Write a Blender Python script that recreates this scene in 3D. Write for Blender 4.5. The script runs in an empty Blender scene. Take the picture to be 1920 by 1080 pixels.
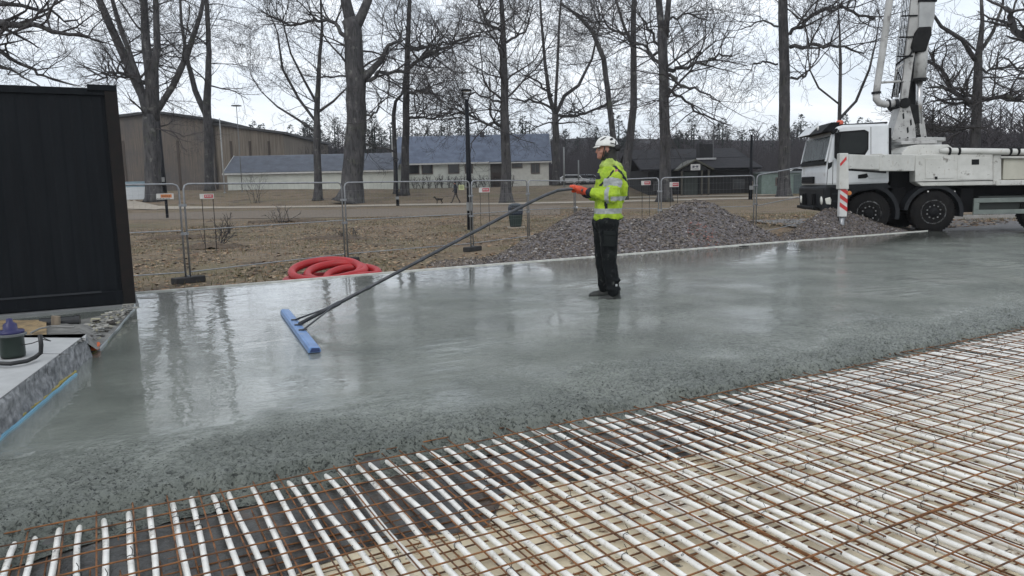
import bpy, bmesh, math, random
from mathutils import Vector, Matrix, noise
R = math.radians
random.seed(7)
S = bpy.context.scene
COL = S.collection
# ---------------------------------------------------------------- camera
FPX = 1400.0; CAMZ = 1.30; PITCH = math.atan(188/1400.0); ROLL = 0.022
CAM = Vector((0, 0, CAMZ))
FW = Vector((0, math.cos(PITCH), -math.sin(PITCH)))
_u0 = Vector((0, math.sin(PITCH), math.cos(PITCH))); _r0 = Vector((1, 0, 0))
RT = _r0*math.cos(ROLL) - _u0*math.sin(ROLL)
UP = _u0*math.cos(ROLL) + _r0*math.sin(ROLL)
cd = bpy.data.cameras.new("camera"); cam = bpy.data.objects.new("camera", cd); COL.objects.link(cam)
cd.sensor_width = 36; cd.lens = FPX/1920*36; cd.clip_start = 0.05; cd.clip_end = 3000
m = Matrix((RT, UP, -FW)).transposed().to_4x4(); m.translation = CAM
cam.matrix_world = m
S.camera = cam
# ---------------------------------------------------------------- world, sun, exposure
W = bpy.data.worlds.new("World"); S.world = W; W.use_nodes = True
SUN_EL, SUN_AZ = R(42), R(200)      # azimuth clockwise from +Y
nt = W.node_tree; N = nt.nodes; L = nt.links; N.clear()
o_ = N.new('ShaderNodeOutputWorld'); bg = N.new('ShaderNodeBackground')
sky = N.new('ShaderNodeTexSky'); sky.sky_type = 'NISHITA'; sky.sun_disc = False
sky.sun_elevation = SUN_EL; sky.sun_rotation = SUN_AZ; sky.air_density = 1.2; sky.dust_density = 2.5
tc = N.new('ShaderNodeTexCoord'); mp = N.new('ShaderNodeMapping'); mp.inputs['Scale'].default_value = (1.0, 1.0, 4.0)
nz = N.new('ShaderNodeTexNoise'); nz.inputs['Scale'].default_value = 2.6; nz.inputs['Detail'].default_value = 8; nz.inputs['Roughness'].default_value = .58; nz.inputs['Distortion'].default_value = .6
cr = N.new('ShaderNodeValToRGB'); e = cr.color_ramp.elements
e[0].position = .34; e[0].color = (6.2, 6.8, 7.6, 1); e[1].position = .62; e[1].color = (8.6, 8.9, 9.3, 1)
em = cr.color_ramp.elements.new(.48); em.color = (7.2, 7.7, 8.4, 1)
mx = N.new('ShaderNodeMix'); mx.data_type = 'RGBA'; mx.inputs[0].default_value = .9
L.new(tc.outputs['Generated'], mp.inputs[0]); L.new(mp.outputs[0], nz.inputs[0]); L.new(nz.outputs['Fac'], cr.inputs[0])
L.new(sky.outputs[0], mx.inputs[6]); L.new(cr.outputs[0], mx.inputs[7]); L.new(mx.outputs[2], bg.inputs[0])
bg.inputs[1].default_value = .10; L.new(bg.outputs[0], o_.inputs[0])
sl = bpy.data.lights.new("sun", 'SUN'); sl.energy = .5; sl.angle = R(25); sl.color = (1, .97, .93)
so = bpy.data.objects.new("sun", sl); COL.objects.link(so)
so.rotation_euler = (R(90)-SUN_EL, 0, math.pi - SUN_AZ)
S.view_settings.view_transform = 'Standard'; S.view_settings.look = 'None'; S.view_settings.gamma = 1
S.view_settings.exposure = 0.55
# ---------------------------------------------------------------- helpers
def ray(u, v): return FW + RT*((u-960)/FPX) - UP*((v-540)/FPX)
def G(u, v, z=0.0):
    d = ray(u, v); return CAM + d*((z-CAMZ)/d.z)
def D(u, v, Y):
    d = ray(u, v); return CAM + d*(Y/d.y)
def ss(a, b, x):
    t = max(0.0, min(1.0, (x-a)/(b-a))); return t*t*(3-2*t)
def lerp(a, b, t): return a+(b-a)*t
AZ = R(61.7); UA = Vector((math.sin(AZ), math.cos(AZ), 0)); VA = Vector((-UA.y, UA.x, 0))
def uv(p): return p.dot(UA), p.dot(VA)
def UV(a, b, z=0.0): return UA*a + VA*b + Vector((0, 0, z))
def gz(x, y):
    z = lerp(-.42, .1, ss(22, 60, y)) + 1.35*ss(60, 88, y)
    if x < -8: z += .35*ss(8, 32, -x)*ss(62, 85, y)
    pad = ss(6.5, 8.5, x)*(1-ss(28, 46, y))*ss(9, 12, y)
    z = lerp(z, -.06, pad)
    z += .05*noise.noise(Vector((x*.15, y*.15, 0)))*ss(20, 30, y)
    return z
def GT(u, v):
    z = -.3
    for _ in range(30):
        p = G(u, v, z); z = z*.5 + .5*gz(p.x, p.y)
    return G(u, v, z)
def ground(x, y): return Vector((x, y, gz(x, y)))

class MB:
    def __init__(s): s.v = []; s.f = []; s.m = []; s.mi = 0
    def add(s, vs, fs):
        b = len(s.v); s.v += [tuple(q) for q in vs]
        for f in fs: s.f.append([b+i for i in f]); s.m.append(s.mi)
        return s
    def box(s, c, d, mat=None):
        c = Vector(c); x, y, z = d[0]/2, d[1]/2, d[2]/2
        vs = [Vector((i*x, j*y, k*z)) for k in (-1, 1) for j in (-1, 1) for i in (-1, 1)]
        if mat is not None: vs = [mat @ q for q in vs]
        return s.add([q+c for q in vs], [(0,2,3,1),(4,5,7,6),(0,1,5,4),(2,6,7,3),(0,4,6,2),(1,3,7,5)])
    def box2(s, a, b):
        return s.box([(a[i]+b[i])/2 for i in range(3)], [abs(a[i]-b[i]) for i in range(3)])
    def tube(s, pts, rad, n=8, cap=True, closed=False):
        pts = [Vector(p) for p in pts]; k = len(pts)
        rr = rad if isinstance(rad, (list, tuple)) else [rad]*k
        b = len(s.v); prev = None
        for i, p in enumerate(pts):
            if closed: t = pts[(i+1) % k]-pts[i-1]
            else: t = pts[min(i+1, k-1)]-pts[max(i-1, 0)]
            if t.length < 1e-9: t = Vector((0, 0, 1))
            t.normalize()
            if prev is None:
                a = Vector((0, 0, 1)) if abs(t.z) < .9 else Vector((1, 0, 0))
                prev = t.cross(a).normalized()
            prev = (prev - t*prev.dot(t))
            if prev.length < 1e-6: prev = t.orthogonal()
            prev.normalize(); q = t.cross(prev)
            for j in range(n):
                an = 2*math.pi*j/n
                s.v.append(tuple(p + (prev*math.cos(an)+q*math.sin(an))*rr[i]))
        for i in range(k if closed else k-1):
            i2 = (i+1) % k
            for j in range(n):
                j2 = (j+1) % n
                s.f.append([b+i*n+j, b+i*n+j2, b+i2*n+j2, b+i2*n+j]); s.m.append(s.mi)
        if cap and not closed:
            s.f.append([b+j for j in range(n)][::-1]); s.m.append(s.mi)
            s.f.append([b+(k-1)*n+j for j in range(n)]); s.m.append(s.mi)
        return s
    def lathe(s, prof, c=(0,0,0), n=20, axis=None):
        # prof [(r,z)], axis: matrix
        c = Vector(c); b = len(s.v)
        for r, z in prof:
            for j in range(n):
                a = 2*math.pi*j/n; q = Vector((r*math.cos(a), r*math.sin(a), z))
                if axis is not None: q = axis @ q
                s.v.append(tuple(q+c))
        for i in range(len(prof)-1):
            for j in range(n):
                j2 = (j+1) % n
                s.f.append([b+i*n+j, b+i*n+j2, b+(i+1)*n+j2, b+(i+1)*n+j]); s.m.append(s.mi)
        if prof[0][0] > 1e-6: s.f.append([b+j for j in range(n)][::-1]); s.m.append(s.mi)
        if prof[-1][0] > 1e-6: s.f.append([b+(len(prof)-1)*n+j for j in range(n)]); s.m.append(s.mi)
        return s
    def prism(s, poly, off):
        # poly: list of 3D points, off: extrusion vector
        n = len(poly); off = Vector(off); a = [Vector(p) for p in poly]
        return s.add(a+[p+off for p in a], [list(range(n))[::-1], [n+i for i in range(n)]] + [[i, (i+1) % n, n+(i+1) % n, n+i] for i in range(n)])
    def build(s, name, mat, parent=None, origin=None, smooth=False, bevel=0, fix=True):
        o = Vector(origin) if origin is not None else Vector((0, 0, 0))
        me = bpy.data.meshes.new(name)
        me.from_pydata([(q[0]-o.x, q[1]-o.y, q[2]-o.z) for q in s.v], [], s.f)
        mats = mat if isinstance(mat, (list, tuple)) else [mat]
        for m_ in mats:
            if m_: me.materials.append(m_)
        if len(mats) > 1: me.polygons.foreach_set('material_index', s.m)
        if smooth: me.polygons.foreach_set('use_smooth', [True]*len(me.polygons))
        if fix and len(s.f) < 60000:
            bm = bmesh.new(); bm.from_mesh(me); bmesh.ops.recalc_face_normals(bm, faces=bm.faces); bm.to_mesh(me); bm.free()
        me.update()
        ob = bpy.data.objects.new(name, me); COL.objects.link(ob)
        if parent is not None: ob.parent = parent
        elif origin is not None: ob.location = o
        if bevel:
            bv = ob.modifiers.new('bevel', 'BEVEL'); bv.width = bevel; bv.segments = 2; bv.limit_method = 'ANGLE'; bv.angle_limit = R(40)
        if smooth and bevel: pass
        return ob
def tag(o, label, cat, group=None, kind=None):
    o['label'] = label; o['category'] = cat
    if group: o['group'] = group
    if kind: o['kind'] = kind
    return o
def empty(name, loc, label, cat, group=None, rz=0):
    o = bpy.data.objects.new(name, None); COL.objects.link(o); o.location = loc; o.rotation_euler = (0, 0, rz)
    o.empty_display_size = .2
    return tag(o, label, cat, group)
def copy_tree(o, parent=None):
    c = o.copy(); COL.objects.link(c)
    if parent is not None: c.parent = parent
    for ch in list(o.children): copy_tree(ch, c)
    return c

# ---------------------------------------------------------------- materials
def M(name, c, c2=None, rough=.7, scale=4, metal=0, bump=0, bscale=None, detail=6, lo=.35, hi=.65, spec=.4, stretch=None, coat=0, trans=0):
    mt = bpy.data.materials.new(name); mt.use_nodes = True
    t = mt.node_tree; n = t.nodes; l = t.links; p = n['Principled BSDF']
    p.inputs['Roughness'].default_value = rough; p.inputs['Metallic'].default_value = metal
    p.inputs['Specular IOR Level'].default_value = spec
    if coat: p.inputs['Coat Weight'].default_value = coat; p.inputs['Coat Roughness'].default_value = .1
    if trans: p.inputs['Transmission Weight'].default_value = trans
    co = n.new('ShaderNodeTexCoord'); ma = n.new('ShaderNodeMapping'); l.new(co.outputs['Object'], ma.inputs[0])
    if stretch: ma.inputs['Scale'].default_value = stretch
    if c2 is None: c2 = tuple(x*.8 for x in c)
    nz = n.new('ShaderNodeTexNoise'); nz.inputs['Scale'].default_value = scale; nz.inputs['Detail'].default_value = detail; nz.inputs['Roughness'].default_value = .6
    l.new(ma.outputs[0], nz.inputs[0])
    r = n.new('ShaderNodeValToRGB'); r.color_ramp.elements[0].position = lo; r.color_ramp.elements[1].position = hi
    r.color_ramp.elements[0].color = (*c2, 1); r.color_ramp.elements[1].color = (*c, 1)
    l.new(nz.outputs['Fac'], r.inputs[0]); l.new(r.outputs[0], p.inputs['Base Color'])
    if bump:
        b = n.new('ShaderNodeBump'); b.inputs['Strength'].default_value = 1; b.inputs['Distance'].default_value = bump
        z2 = n.new('ShaderNodeTexNoise'); z2.inputs['Scale'].default_value = bscale or scale*6; z2.inputs['Detail'].default_value = 5
        l.new(ma.outputs[0], z2.inputs[0]); l.new(z2.outputs['Fac'], b.inputs['Height']); l.new(b.outputs[0], p.inputs['Normal'])
    return mt
def mixcol(t, fac, a, b):
    x = t.nodes.new('ShaderNodeMix'); x.data_type = 'RGBA'; x.inputs[6].default_value = (*a, 1) if not hasattr(a, 'links') else (0,0,0,1); x.inputs[7].default_value = (*b, 1) if not hasattr(b, 'links') else (0,0,0,1)
    if hasattr(a, 'links'): t.links.new(a, x.inputs[6])
    if hasattr(b, 'links'): t.links.new(b, x.inputs[7])
    t.links.new(fac, x.inputs[0]); return x.outputs[2]
def noisefac(t, scale, lo, hi, detail=6, stretch=None, loc=None):
    n = t.nodes; co = n.new('ShaderNodeTexCoord'); ma = n.new('ShaderNodeMapping'); t.links.new(co.outputs['Object'], ma.inputs[0])
    if stretch: ma.inputs['Scale'].default_value = stretch
    if loc: ma.inputs['Location'].default_value = loc
    z = n.new('ShaderNodeTexNoise'); z.inputs['Scale'].default_value = scale; z.inputs['Detail'].default_value = detail; z.inputs['Roughness'].default_value = .62
    t.links.new(ma.outputs[0], z.inputs[0])
    r = n.new('ShaderNodeMapRange'); r.inputs[1].default_value = lo; r.inputs[2].default_value = hi; t.links.new(z.outputs['Fac'], r.inputs[0])
    return r.outputs[0]
def overlay(mt, scale, lo, hi, col, stretch=None, detail=8, loc=None, rough=None):
    """mix another colour into a material's base colour by noise (dirt, rust, specks)"""
    t = mt.node_tree; p = t.nodes['Principled BSDF']; src = p.inputs['Base Color'].links[0].from_socket
    f = noisefac(t, scale, lo, hi, detail, stretch, loc)
    t.links.new(mixcol(t, f, src, col), p.inputs['Base Color']); return mt
# ================================================================ ground sheet
def grid(xs, ys, fz, keep=None):
    mb = MB(); idx = {}
    for j, y in enumerate(ys):
        for i, x in enumerate(xs):
            mb.v.append((x, y, fz(x, y)))
    nx = len(xs)
    for j in range(len(ys)-1):
        for i in range(nx-1):
            if keep and not keep((xs[i]+xs[i+1])/2, (ys[j]+ys[j+1])/2): continue
            a = j*nx+i; mb.f.append([a, a+1, a+1+nx, a+nx]); mb.m.append(0)
    return mb
xs = [-900, -400, -200, -120] + [-90+1.5*i for i in range(121)] + [120, 200, 400, 900]
ys = [-60, -20, -5] + [1.2*i for i in range(0, 84)] + [105, 115, 130, 150, 200, 400, 1500]
def mat_ground():
    mt = M('park_ground', (.215, .172, .125), (.085, .070, .052), rough=.95, scale=7, detail=10, bump=.03, bscale=14, spec=.2)
    overlay(mt, .22, .42, .66, (.098, .096, .056), detail=5)                # dull grass patches
    overlay(mt, 24, .50, .64, (.30, .20, .12), detail=4)                # fallen leaves
    overlay(mt, 40, .6, .68, (.045, .036, .027), detail=4, loc=(3, 3, 0))
    t = mt.node_tree; p = t.nodes['Principled BSDF']
    return mt
MG = mat_ground()
overlay(MG, .7, .52, .66, (.085, .066, .048), detail=9, loc=(5, 5, 0))
g = grid(xs, ys, gz).build('ground', MG, smooth=True); g['kind'] = 'structure'
# worn gravel track this side of the fence, following the slab's back edge, and asphalt under the truck
def strip(pts_l, pts_r, name, mt, lift=.006, sub=12):
    mb = MB(); rows = []
    for a, b in zip(pts_l, pts_r):
        row = []
        for i in range(sub+1):
            p = a.lerp(b, i/sub); row.append(len(mb.v)); mb.v.append((p.x, p.y, gz(p.x, p.y)+lift))
        rows.append(row)
    for r0, r1 in zip(rows, rows[1:]):
        for i in range(sub): mb.f.append([r0[i], r0[i+1], r1[i+1], r1[i]]); mb.m.append(0)
    o = mb.build(name, mt, smooth=True); o['kind'] = 'structure'; return o
MGR = M('grit', (.19, .17, .15), (.09, .08, .072), rough=.9, scale=22, detail=8, bump=.02, bscale=40)
overlay(MGR, 6, .45, .6, (.095, .07, .05))
MAS = M('asphalt', (.075, .068, .064), (.05, .044, .04), rough=.45, scale=3, detail=9, bump=.004, bscale=120)
MPA = M('path_grit', (.38, .34, .28), (.28, .24, .19), rough=.9, scale=3, detail=8)
la = [UV(u_, 10.2+.0*u_) for u_ in [x*.8-6 for x in range(0, 24)]]
lb = [UV(u_, 13.6+.7*math.sin(u_*.7)+.25*math.sin(u_*2.3)) for u_ in [x*.8-6 for x in range(0, 24)]]
strip(la, lb, 'gravel_track', MGR, .015, 8)
strip([Vector((8.6+i*1.2, 15.5 if i > 2 else 17.6, 0)) for i in range(24)], [Vector((8.6+i*1.2, 27.5, 0)) for i in range(24)], 'asphalt_yard', MAS, .012, 14)
# far footpath across the park, light grit
pl = []; pr = []
for i, (u_, v_) in enumerate([(-250, 397), (0, 396), (140, 395), (240, 392), (330, 391), (420, 389.5), (520, 388.5), (600, 387.5), (690, 386), (760, 384.5), (850, 383.2), (940, 382.5), (1040, 380.5), (1140, 378.5), (1240, 376), (1340, 373.5), (1420, 372), (1520, 370), (1700, 366), (2100, 357)]):
    pl.append(GT(u_, v_+1.4)); pr.append(GT(u_, v_-1.6))
strip(pl, pr, 'footpath', MPA, .03, 4)
pl = []; pr = []
for (u_, v_) in [(150, 372), (190, 379), (215, 384), (245, 389), (300, 391)]:
    pl.append(GT(u_-8, v_+3)); pr.append(GT(u_+12, v_-1))
strip(pl, pr, 'side_path', MPA, .05, 4)
pl = []; pr = []
for (u_, v_) in [(1180, 371), (1260, 369.3), (1340, 367.8), (1420, 366.5), (1500, 365), (1600, 362)]:
    pl.append(GT(u_, v_+.9)); pr.append(GT(u_, v_-.9))
strip(pl, pr, 'upper_path', MPA, .05, 4)
# broad worn band of earth before the path on the left
MEA = M('worn_earth', (.175, .142, .108), (.12, .096, .072), rough=.95, scale=5, detail=9, bump=.01, bscale=30)
strip([GT(u_, 414-.012*(u_-150)) for u_ in range(150, 1080, 60)], [GT(u_, 402-.018*(u_-150)) for u_ in range(150, 1080, 60)], 'worn_earth_track', MEA, .02, 6)

# ================================================================ concrete slab, wet
EDGE = [uv(G(u_, v_, -.05)) for u_, v_ in [(-700, 1120), (-300, 1082), (0, 1015), (200, 957), (333, 925), (560, 885), (700, 858), (813, 833), (950, 808), (1100, 779), (1200, 760), (1320, 738), (1440, 715), (1609, 682), (1750, 650), (1920, 612), (2150, 570), (2500, 520)]]
def edgeV(u_):
    if u_ <= EDGE[0][0]: return EDGE[0][1]
    for (a, b), (c, d) in zip(EDGE, EDGE[1:]):
        if u_ <= c: return lerp(b, d, (u_-a)/(c-a))
    return EDGE[-1][1]
BK = [uv(G(u_, v_, 0)) for u_, v_ in [(258, 550), (520, 529), (800, 506), (1100, 483), (1400, 459), (1740, 433), (1920, 431.5), (2150, 430)]]
def backV(u_):
    if u_ <= BK[0][0]: return BK[0][1]
    for (a, b), (c, d) in zip(BK, BK[1:]):
        if u_ <= c: return lerp(b, d, (u_-a)/(c-a))
    return BK[-1][1]
us = []; a = -3.0
while a < 19: us.append(a); a += .020 if a < 9.5 else .07
ds = []; a = -.16
while a < 10.5:
    ds.append(a); a += .016 if a < 1.0 else (.03 if a < 3 else .06)
PT = uv(G(450, 735, 0))
smb = MB(); rgh = []; grade = []
nn = noise.noise
for d_ in ds:
    t_ = (d_+.16)/(ds[-1]+.16)
    for u_ in us:
        ev = edgeV(u_); bv = backV(u_)
        jag = .09*nn(Vector((u_*1.3, 3, 0)))+.06*nn(Vector((u_*5, 7, 0)))+.035*nn(Vector((u_*15, 9, 0)))
        if d_ < 1.0: V_ = ev+d_
        else: V_ = ev+1.0+(bv-ev-1.0)*(d_-1.0)/(ds[-1]-1.0)
        dd = V_-ev+jag
        bd = bv-V_
        p = Vector((u_, V_, 0))
        big = nn(p*.9)
        rg = 1-ss(.05+.35*big, 1.15+.9*big, dd+.35*nn(p*3.1)); rg = max(rg, .9*(1-ss(.2, .55, dd)))
        mid = .60+.45*nn(p*.55+Vector((5, 1, 0)))+.3*nn(p*1.9)
        mid *= ss(.9, 3.4, bd+.6*nn(p*.8))
        flo = ss(-.4, 1.2, u_-(.8+.32*(V_-4.6)) - .5*nn(p*.7)) # floated area left of the float
        mid *= lerp(.12, 1, flo) if V_ > 4.4 else 1
        mid = mid+.12*ss(5, 9, u_)*ss(.9, 2.3, bd)
        q = UV(u_, V_); wd = math.hypot(q.x-1.13, q.y-8.7)
        feet = .8*(1-ss(.15, .55, wd))
        sp = ((u_-PT[0])/1.0)**2+((V_-PT[1])/.42)**2+.7*nn(p*2.2)
        rg *= lerp(.25, 1, ss(.3, 1.3, sp)); mid *= lerp(.2, 1, ss(.3, 1.3, sp))
        r_ = max(rg, mid*.75, .03, feet)
        rgh.append(min(1, r_))
        z = -.052*(1-ss(.0, .09, dd+.03*nn(p*20)))-.045*(1-ss(-.13, .06, dd))-.010*(1-ss(.05, .5, dd))
        lump = nn(p*27)*.5+nn(p*60+Vector((0, 0, 4)))*.5
        z += rg*(.022*lump+.012*nn(p*11)-.012*max(0, nn(p*33+Vector((9, 0, 0)))-.1)*2)*(1 if dd > .0 else .4)
        rip = nn(Vector((u_*2.6+.6*V_, V_*11, 2)))+.6*nn(Vector((u_*5, V_*26, 5)))
        patch = ss(.02, .45, nn(p*.8+Vector((3, 7, 0))))
        z += (.0025+.017*patch**1.5)*(r_*(1-rg*.5))*rip
        z += .014*feet*nn(p*14)
        z += .0012*nn(p*3)
        q = UV(u_, V_); smb.v.append((q.x, q.y, z))
nx = len(us)
for j in range(len(ds)-1):
    for i in range(nx-1):
        a = j*nx+i; smb.f.append([a, a+1, a+1+nx, a+nx]); smb.m.append(0)
MS = M('wet_concrete', (.235, .254, .222), (.150, .166, .145), rough=.2, scale=1.2, detail=9)
t = MS.node_tree; n = t.nodes; l = t.links; p = n['Principled BSDF']
at = n.new('ShaderNodeAttribute'); at.attribute_name = 'rough'
def mrange(src, a, b, c, d):
    x = n.new('ShaderNodeMapRange'); l.new(src, x.inputs[0]); x.inputs[1].default_value = a; x.inputs[2].default_value = b; x.inputs[3].default_value = c; x.inputs[4].default_value = d; return x.outputs[0]
def mul(x, y):
    k = n.new('ShaderNodeMath'); k.operation = 'MULTIPLY'; l.new(x, k.inputs[0]); l.new(y, k.inputs[1]); return k.outputs[0]
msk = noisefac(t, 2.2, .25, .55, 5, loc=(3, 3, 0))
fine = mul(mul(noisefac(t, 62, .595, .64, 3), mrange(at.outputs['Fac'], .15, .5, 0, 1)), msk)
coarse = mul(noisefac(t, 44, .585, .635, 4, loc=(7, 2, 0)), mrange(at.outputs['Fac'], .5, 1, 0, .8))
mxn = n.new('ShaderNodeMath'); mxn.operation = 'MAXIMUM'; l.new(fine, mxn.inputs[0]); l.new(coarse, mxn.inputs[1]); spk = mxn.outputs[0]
src = p.inputs['Base Color'].links[0].from_socket
mot = mul(mul(noisefac(t, 15, .50, .62, 7, loc=(1, 5, 0)), mrange(at.outputs['Fac'], .12, .45, 0, .55)), noisefac(t, 1.1, .40, .56, 5, loc=(11, 2, 0)))
src = mixcol(t, mot, src, (.070, .080, .070))
c1 = mixcol(t, spk, src, (.024, .028, .026)); l.new(c1, p.inputs['Base Color'])  # dark wet aggregate, with the shade of the pits painted in too
mr = n.new('ShaderNodeMapRange'); l.new(at.outputs['Fac'], mr.inputs[0]); mr.inputs[3].default_value = .07; mr.inputs[4].default_value = .21
l.new(mr.outputs[0], p.inputs['Roughness'])
h1 = noisefac(t, 44, .15, .85, 10); h2 = noisefac(t, 9, 0, 1, 6, stretch=(1, 1, 1))
b1 = n.new('ShaderNodeBump'); b1.inputs['Strength'].default_value = 1
md = n.new('ShaderNodeMapRange'); l.new(at.outputs['Fac'], md.inputs[0]); md.inputs[3].default_value = .0003; md.inputs[4].default_value = .030
pit = n.new('ShaderNodeMath'); pit.operation = 'MULTIPLY_ADD'; l.new(spk, pit.inputs[0]); pit.inputs[1].default_value = -.4; l.new(h1, pit.inputs[2])
l.new(md.outputs[0], b1.inputs['Distance']); l.new(pit.outputs[0], b1.inputs['Height'])
b2 = n.new('ShaderNodeBump'); b2.inputs['Strength'].default_value = 1; b2.inputs['Distance'].default_value = .0022
l.new(h2, b2.inputs['Height']); l.new(b1.outputs[0], b2.inputs['Normal']); l.new(b2.outputs[0], p.inputs['Normal'])
# film of bleed water over the floated areas
cw = n.new('ShaderNodeMapRange'); l.new(at.outputs['Fac'], cw.inputs[0]); cw.inputs[1].default_value = 0; cw.inputs[2].default_value = .6; cw.inputs[3].default_value = 1; cw.inputs[4].default_value = .05
l.new(cw.outputs[0], p.inputs['Coat Weight']); p.inputs['Coat IOR'].default_value = 1.5
h3 = noisefac(t, 3.5, 0, 1, 3); b3 = n.new('ShaderNodeBump'); b3.inputs['Distance'].default_value = .0035; l.new(h3, b3.inputs['Height']); l.new(b3.outputs[0], p.inputs['Coat Normal'])
cwr = n.new('ShaderNodeMapRange'); l.new(at.outputs['Fac'], cwr.inputs[0]); cwr.inputs[3].default_value = .025; cwr.inputs[4].default_value = .22; l.new(cwr.outputs[0], p.inputs['Coat Roughness'])
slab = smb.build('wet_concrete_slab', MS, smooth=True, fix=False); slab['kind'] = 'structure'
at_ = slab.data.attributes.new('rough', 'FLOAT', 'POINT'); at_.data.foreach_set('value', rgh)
# edge board along the back of the pour
MEB = M('edge_board', (.62, .62, .58), (.42, .42, .38), rough=.6, scale=6)
mb = MB(); e_ = [G(-400, 602, 0), G(258, 550, 0), G(520, 529, 0), G(800, 506, 0), G(1100, 483, 0), G(1400, 459, 0), G(1740, 433, 0)]
for a, b in zip(e_, e_[1:]):
    dr = (b-a).normalized(); nr = Vector((-dr.y, dr.x, 0))
    mb.prism([a+Vector((0, 0, -.4)), b+Vector((0, 0, -.4)), b+Vector((0, 0, .016)), a+Vector((0, 0, .016))], nr*.045)
tag(mb.build('formwork_board', MEB, origin=e_[1]), 'long pale formwork board holding the back edge of the wet concrete', 'formwork')
mb = MB()
for u_, v_ in [(1392, 462), (1398, 461.3)]:
    a = G(u_, v_, .02); mb.box(a, (.12, .05, .02))
tag(mb.build('board_joint', M('black_joint', (.02, .02, .02)), origin=G(1392, 462, .02)), 'small black joint piece on the pale formwork board', 'joint piece')

# ================================================================ insulation base, slurry, pipes, bars
ZB = -.135
MI = M('insulation_base', (.78, .69, .50), (.50, .43, .31), rough=.75, scale=3.2, detail=9, bump=.004, bscale=30)
overlay(MI, 1.6, .52, .64, (.68, .62, .52), detail=4)
overlay(MI, 9, .60, .66, (.19, .12, .07), detail=6)
overlay(MI, 14, .63, .67, (.09, .085, .075), detail=6, loc=(4, 0, 0))
overlay(MI, 2.4, .6, .68, (.52, .34, .22), loc=(9, 2, 0))
mb = MB(); mb.prism([UV(-4, -1.5, ZB-.12), UV(17, -1.5, ZB-.12), UV(17, 8, ZB-.12), UV(-4, 8, ZB-.12)], (0, 0, .12))
o = mb.build('insulation_base', MI); o['kind'] = 'structure'
# base board joints as thin dark gaps
mb = MB()
for k in range(-2, 14):
    a = UV(k*1.2+.35, -1.5, ZB+.0005); b = UV(k*1.2+.35, 8, ZB+.0005)
    mb.add([a, a+UA*.006, b+UA*.006, b], [(0, 1, 2, 3)])
for k in range(0, 8):
    a = UV(-4, k*.6+.3, ZB+.001); b = UV(17, k*.6+.3, ZB+.001)
    mb.add([a, a+VA*.005, b+VA*.005, b], [(0, 1, 2, 3)])
o = mb.build('base_board_seams', M('seam', (.10, .08, .06))); o['kind'] = 'structure'
# thin slurry that ran ahead of the pour
MSL = M('grey_slurry', (.075, .075, .070), (.030, .028, .025), rough=.35, scale=9, detail=9, bump=.006, bscale=45)
overlay(MSL, 5, .55, .7, (.10, .07, .05))
SLP = [uv(G(u_, v_, ZB)) for u_, v_ in [(-700, 1500), (0, 1240), (300, 1160), (560, 1075), (750, 1015), (900, 985), (960, 925), (1100, 900), (1200, 870), (1330, 850), (1440, 835), (1500, 800), (1640, 765), (1800, 725), (1920, 690), (2200, 630), (2600, 560)]]
def slV(u_):
    if u_ <= SLP[0][0]: return SLP[0][1]
    for (a, b), (c, d) in zip(SLP, SLP[1:]):
        if u_ <= c: return lerp(b, d, (u_-a)/(c-a))
    return SLP[-1][1]
mb = MB(); us2 = [-3+.04*i for i in range(480)]; K = 26
for u_ in us2:
    e0 = slV(u_)+.10*nn(Vector((u_*2, 1, 1)))+.05*nn(Vector((u_*7, 1, 5))); e1 = edgeV(u_)+.3
    for k in range(K+1):
        V_ = lerp(e0, e1, k/K); q = UV(u_, V_)
        mb.v.append((q.x, q.y, ZB+.004+.018*ss(0, .5, V_-e0)+.045*ss(-.10, .10, V_-edgeV(u_))+.006*nn(Vector((u_*14, V_*14, 0)))*ss(0, .3, V_-e0)))
for i in range(len(us2)-1):
    for k in range(K):
        a = i*(K+1)+k; mb.f.append([a, a+K+1, a+K+2, a+1]); mb.m.append(0)
o = mb.build('spilled_slurry', MSL, smooth=True); o['kind'] = 'structure'

MP = M('white_pipe', (.82, .81, .77), (.70, .69, .64), rough=.32, scale=9)
overlay(MP, 48, .66, .70, (.10, .10, .09), detail=3)
overlay(MP, 7, .57, .68, (.34, .30, .25), detail=6, loc=(2, 1, 0))
MR = M('rusty_bar', (.27, .115, .04), (.06, .032, .02), rough=.85, scale=14, detail=8, bump=.0008, bscale=200)
overlay(MR, 5, .55, .7, (.045, .035, .03))
MW = M('tie_wire', (.02, .02, .02), rough=.5)
rn = random.Random(3)
LEN = lambda u_: (1.2 if u_ > -1 else 1.2)
pipes = []
u0_ = -.95; k = 0
PU = []
while u0_ < 10.2: PU.append(u0_); u0_ += .085+rn.uniform(-.008, .008)
def vis_near(u_):
    # nearest V that can be seen at the picture's bottom for this U, with a margin
    return max(.2, 1.15 if u_ < 3.5 else 1.15)
nP = len(PU)
tie = MB()
for i in range(9): 
    pass
def tie_mesh(rng):
    mb = MB(); rr = .0158; y = 0
    mb.tube([(rr*math.cos(a), .003*math.sin(3*a), rr*math.sin(a)) for a in [2*math.pi*j/10 for j in range(10)]], .0017, 4, closed=True)
    mb.tube([(.006, 0, rr), (.010, .004, rr+.014), (.003, .010, rr+.030)], .0014, 4)
    return mb
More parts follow.
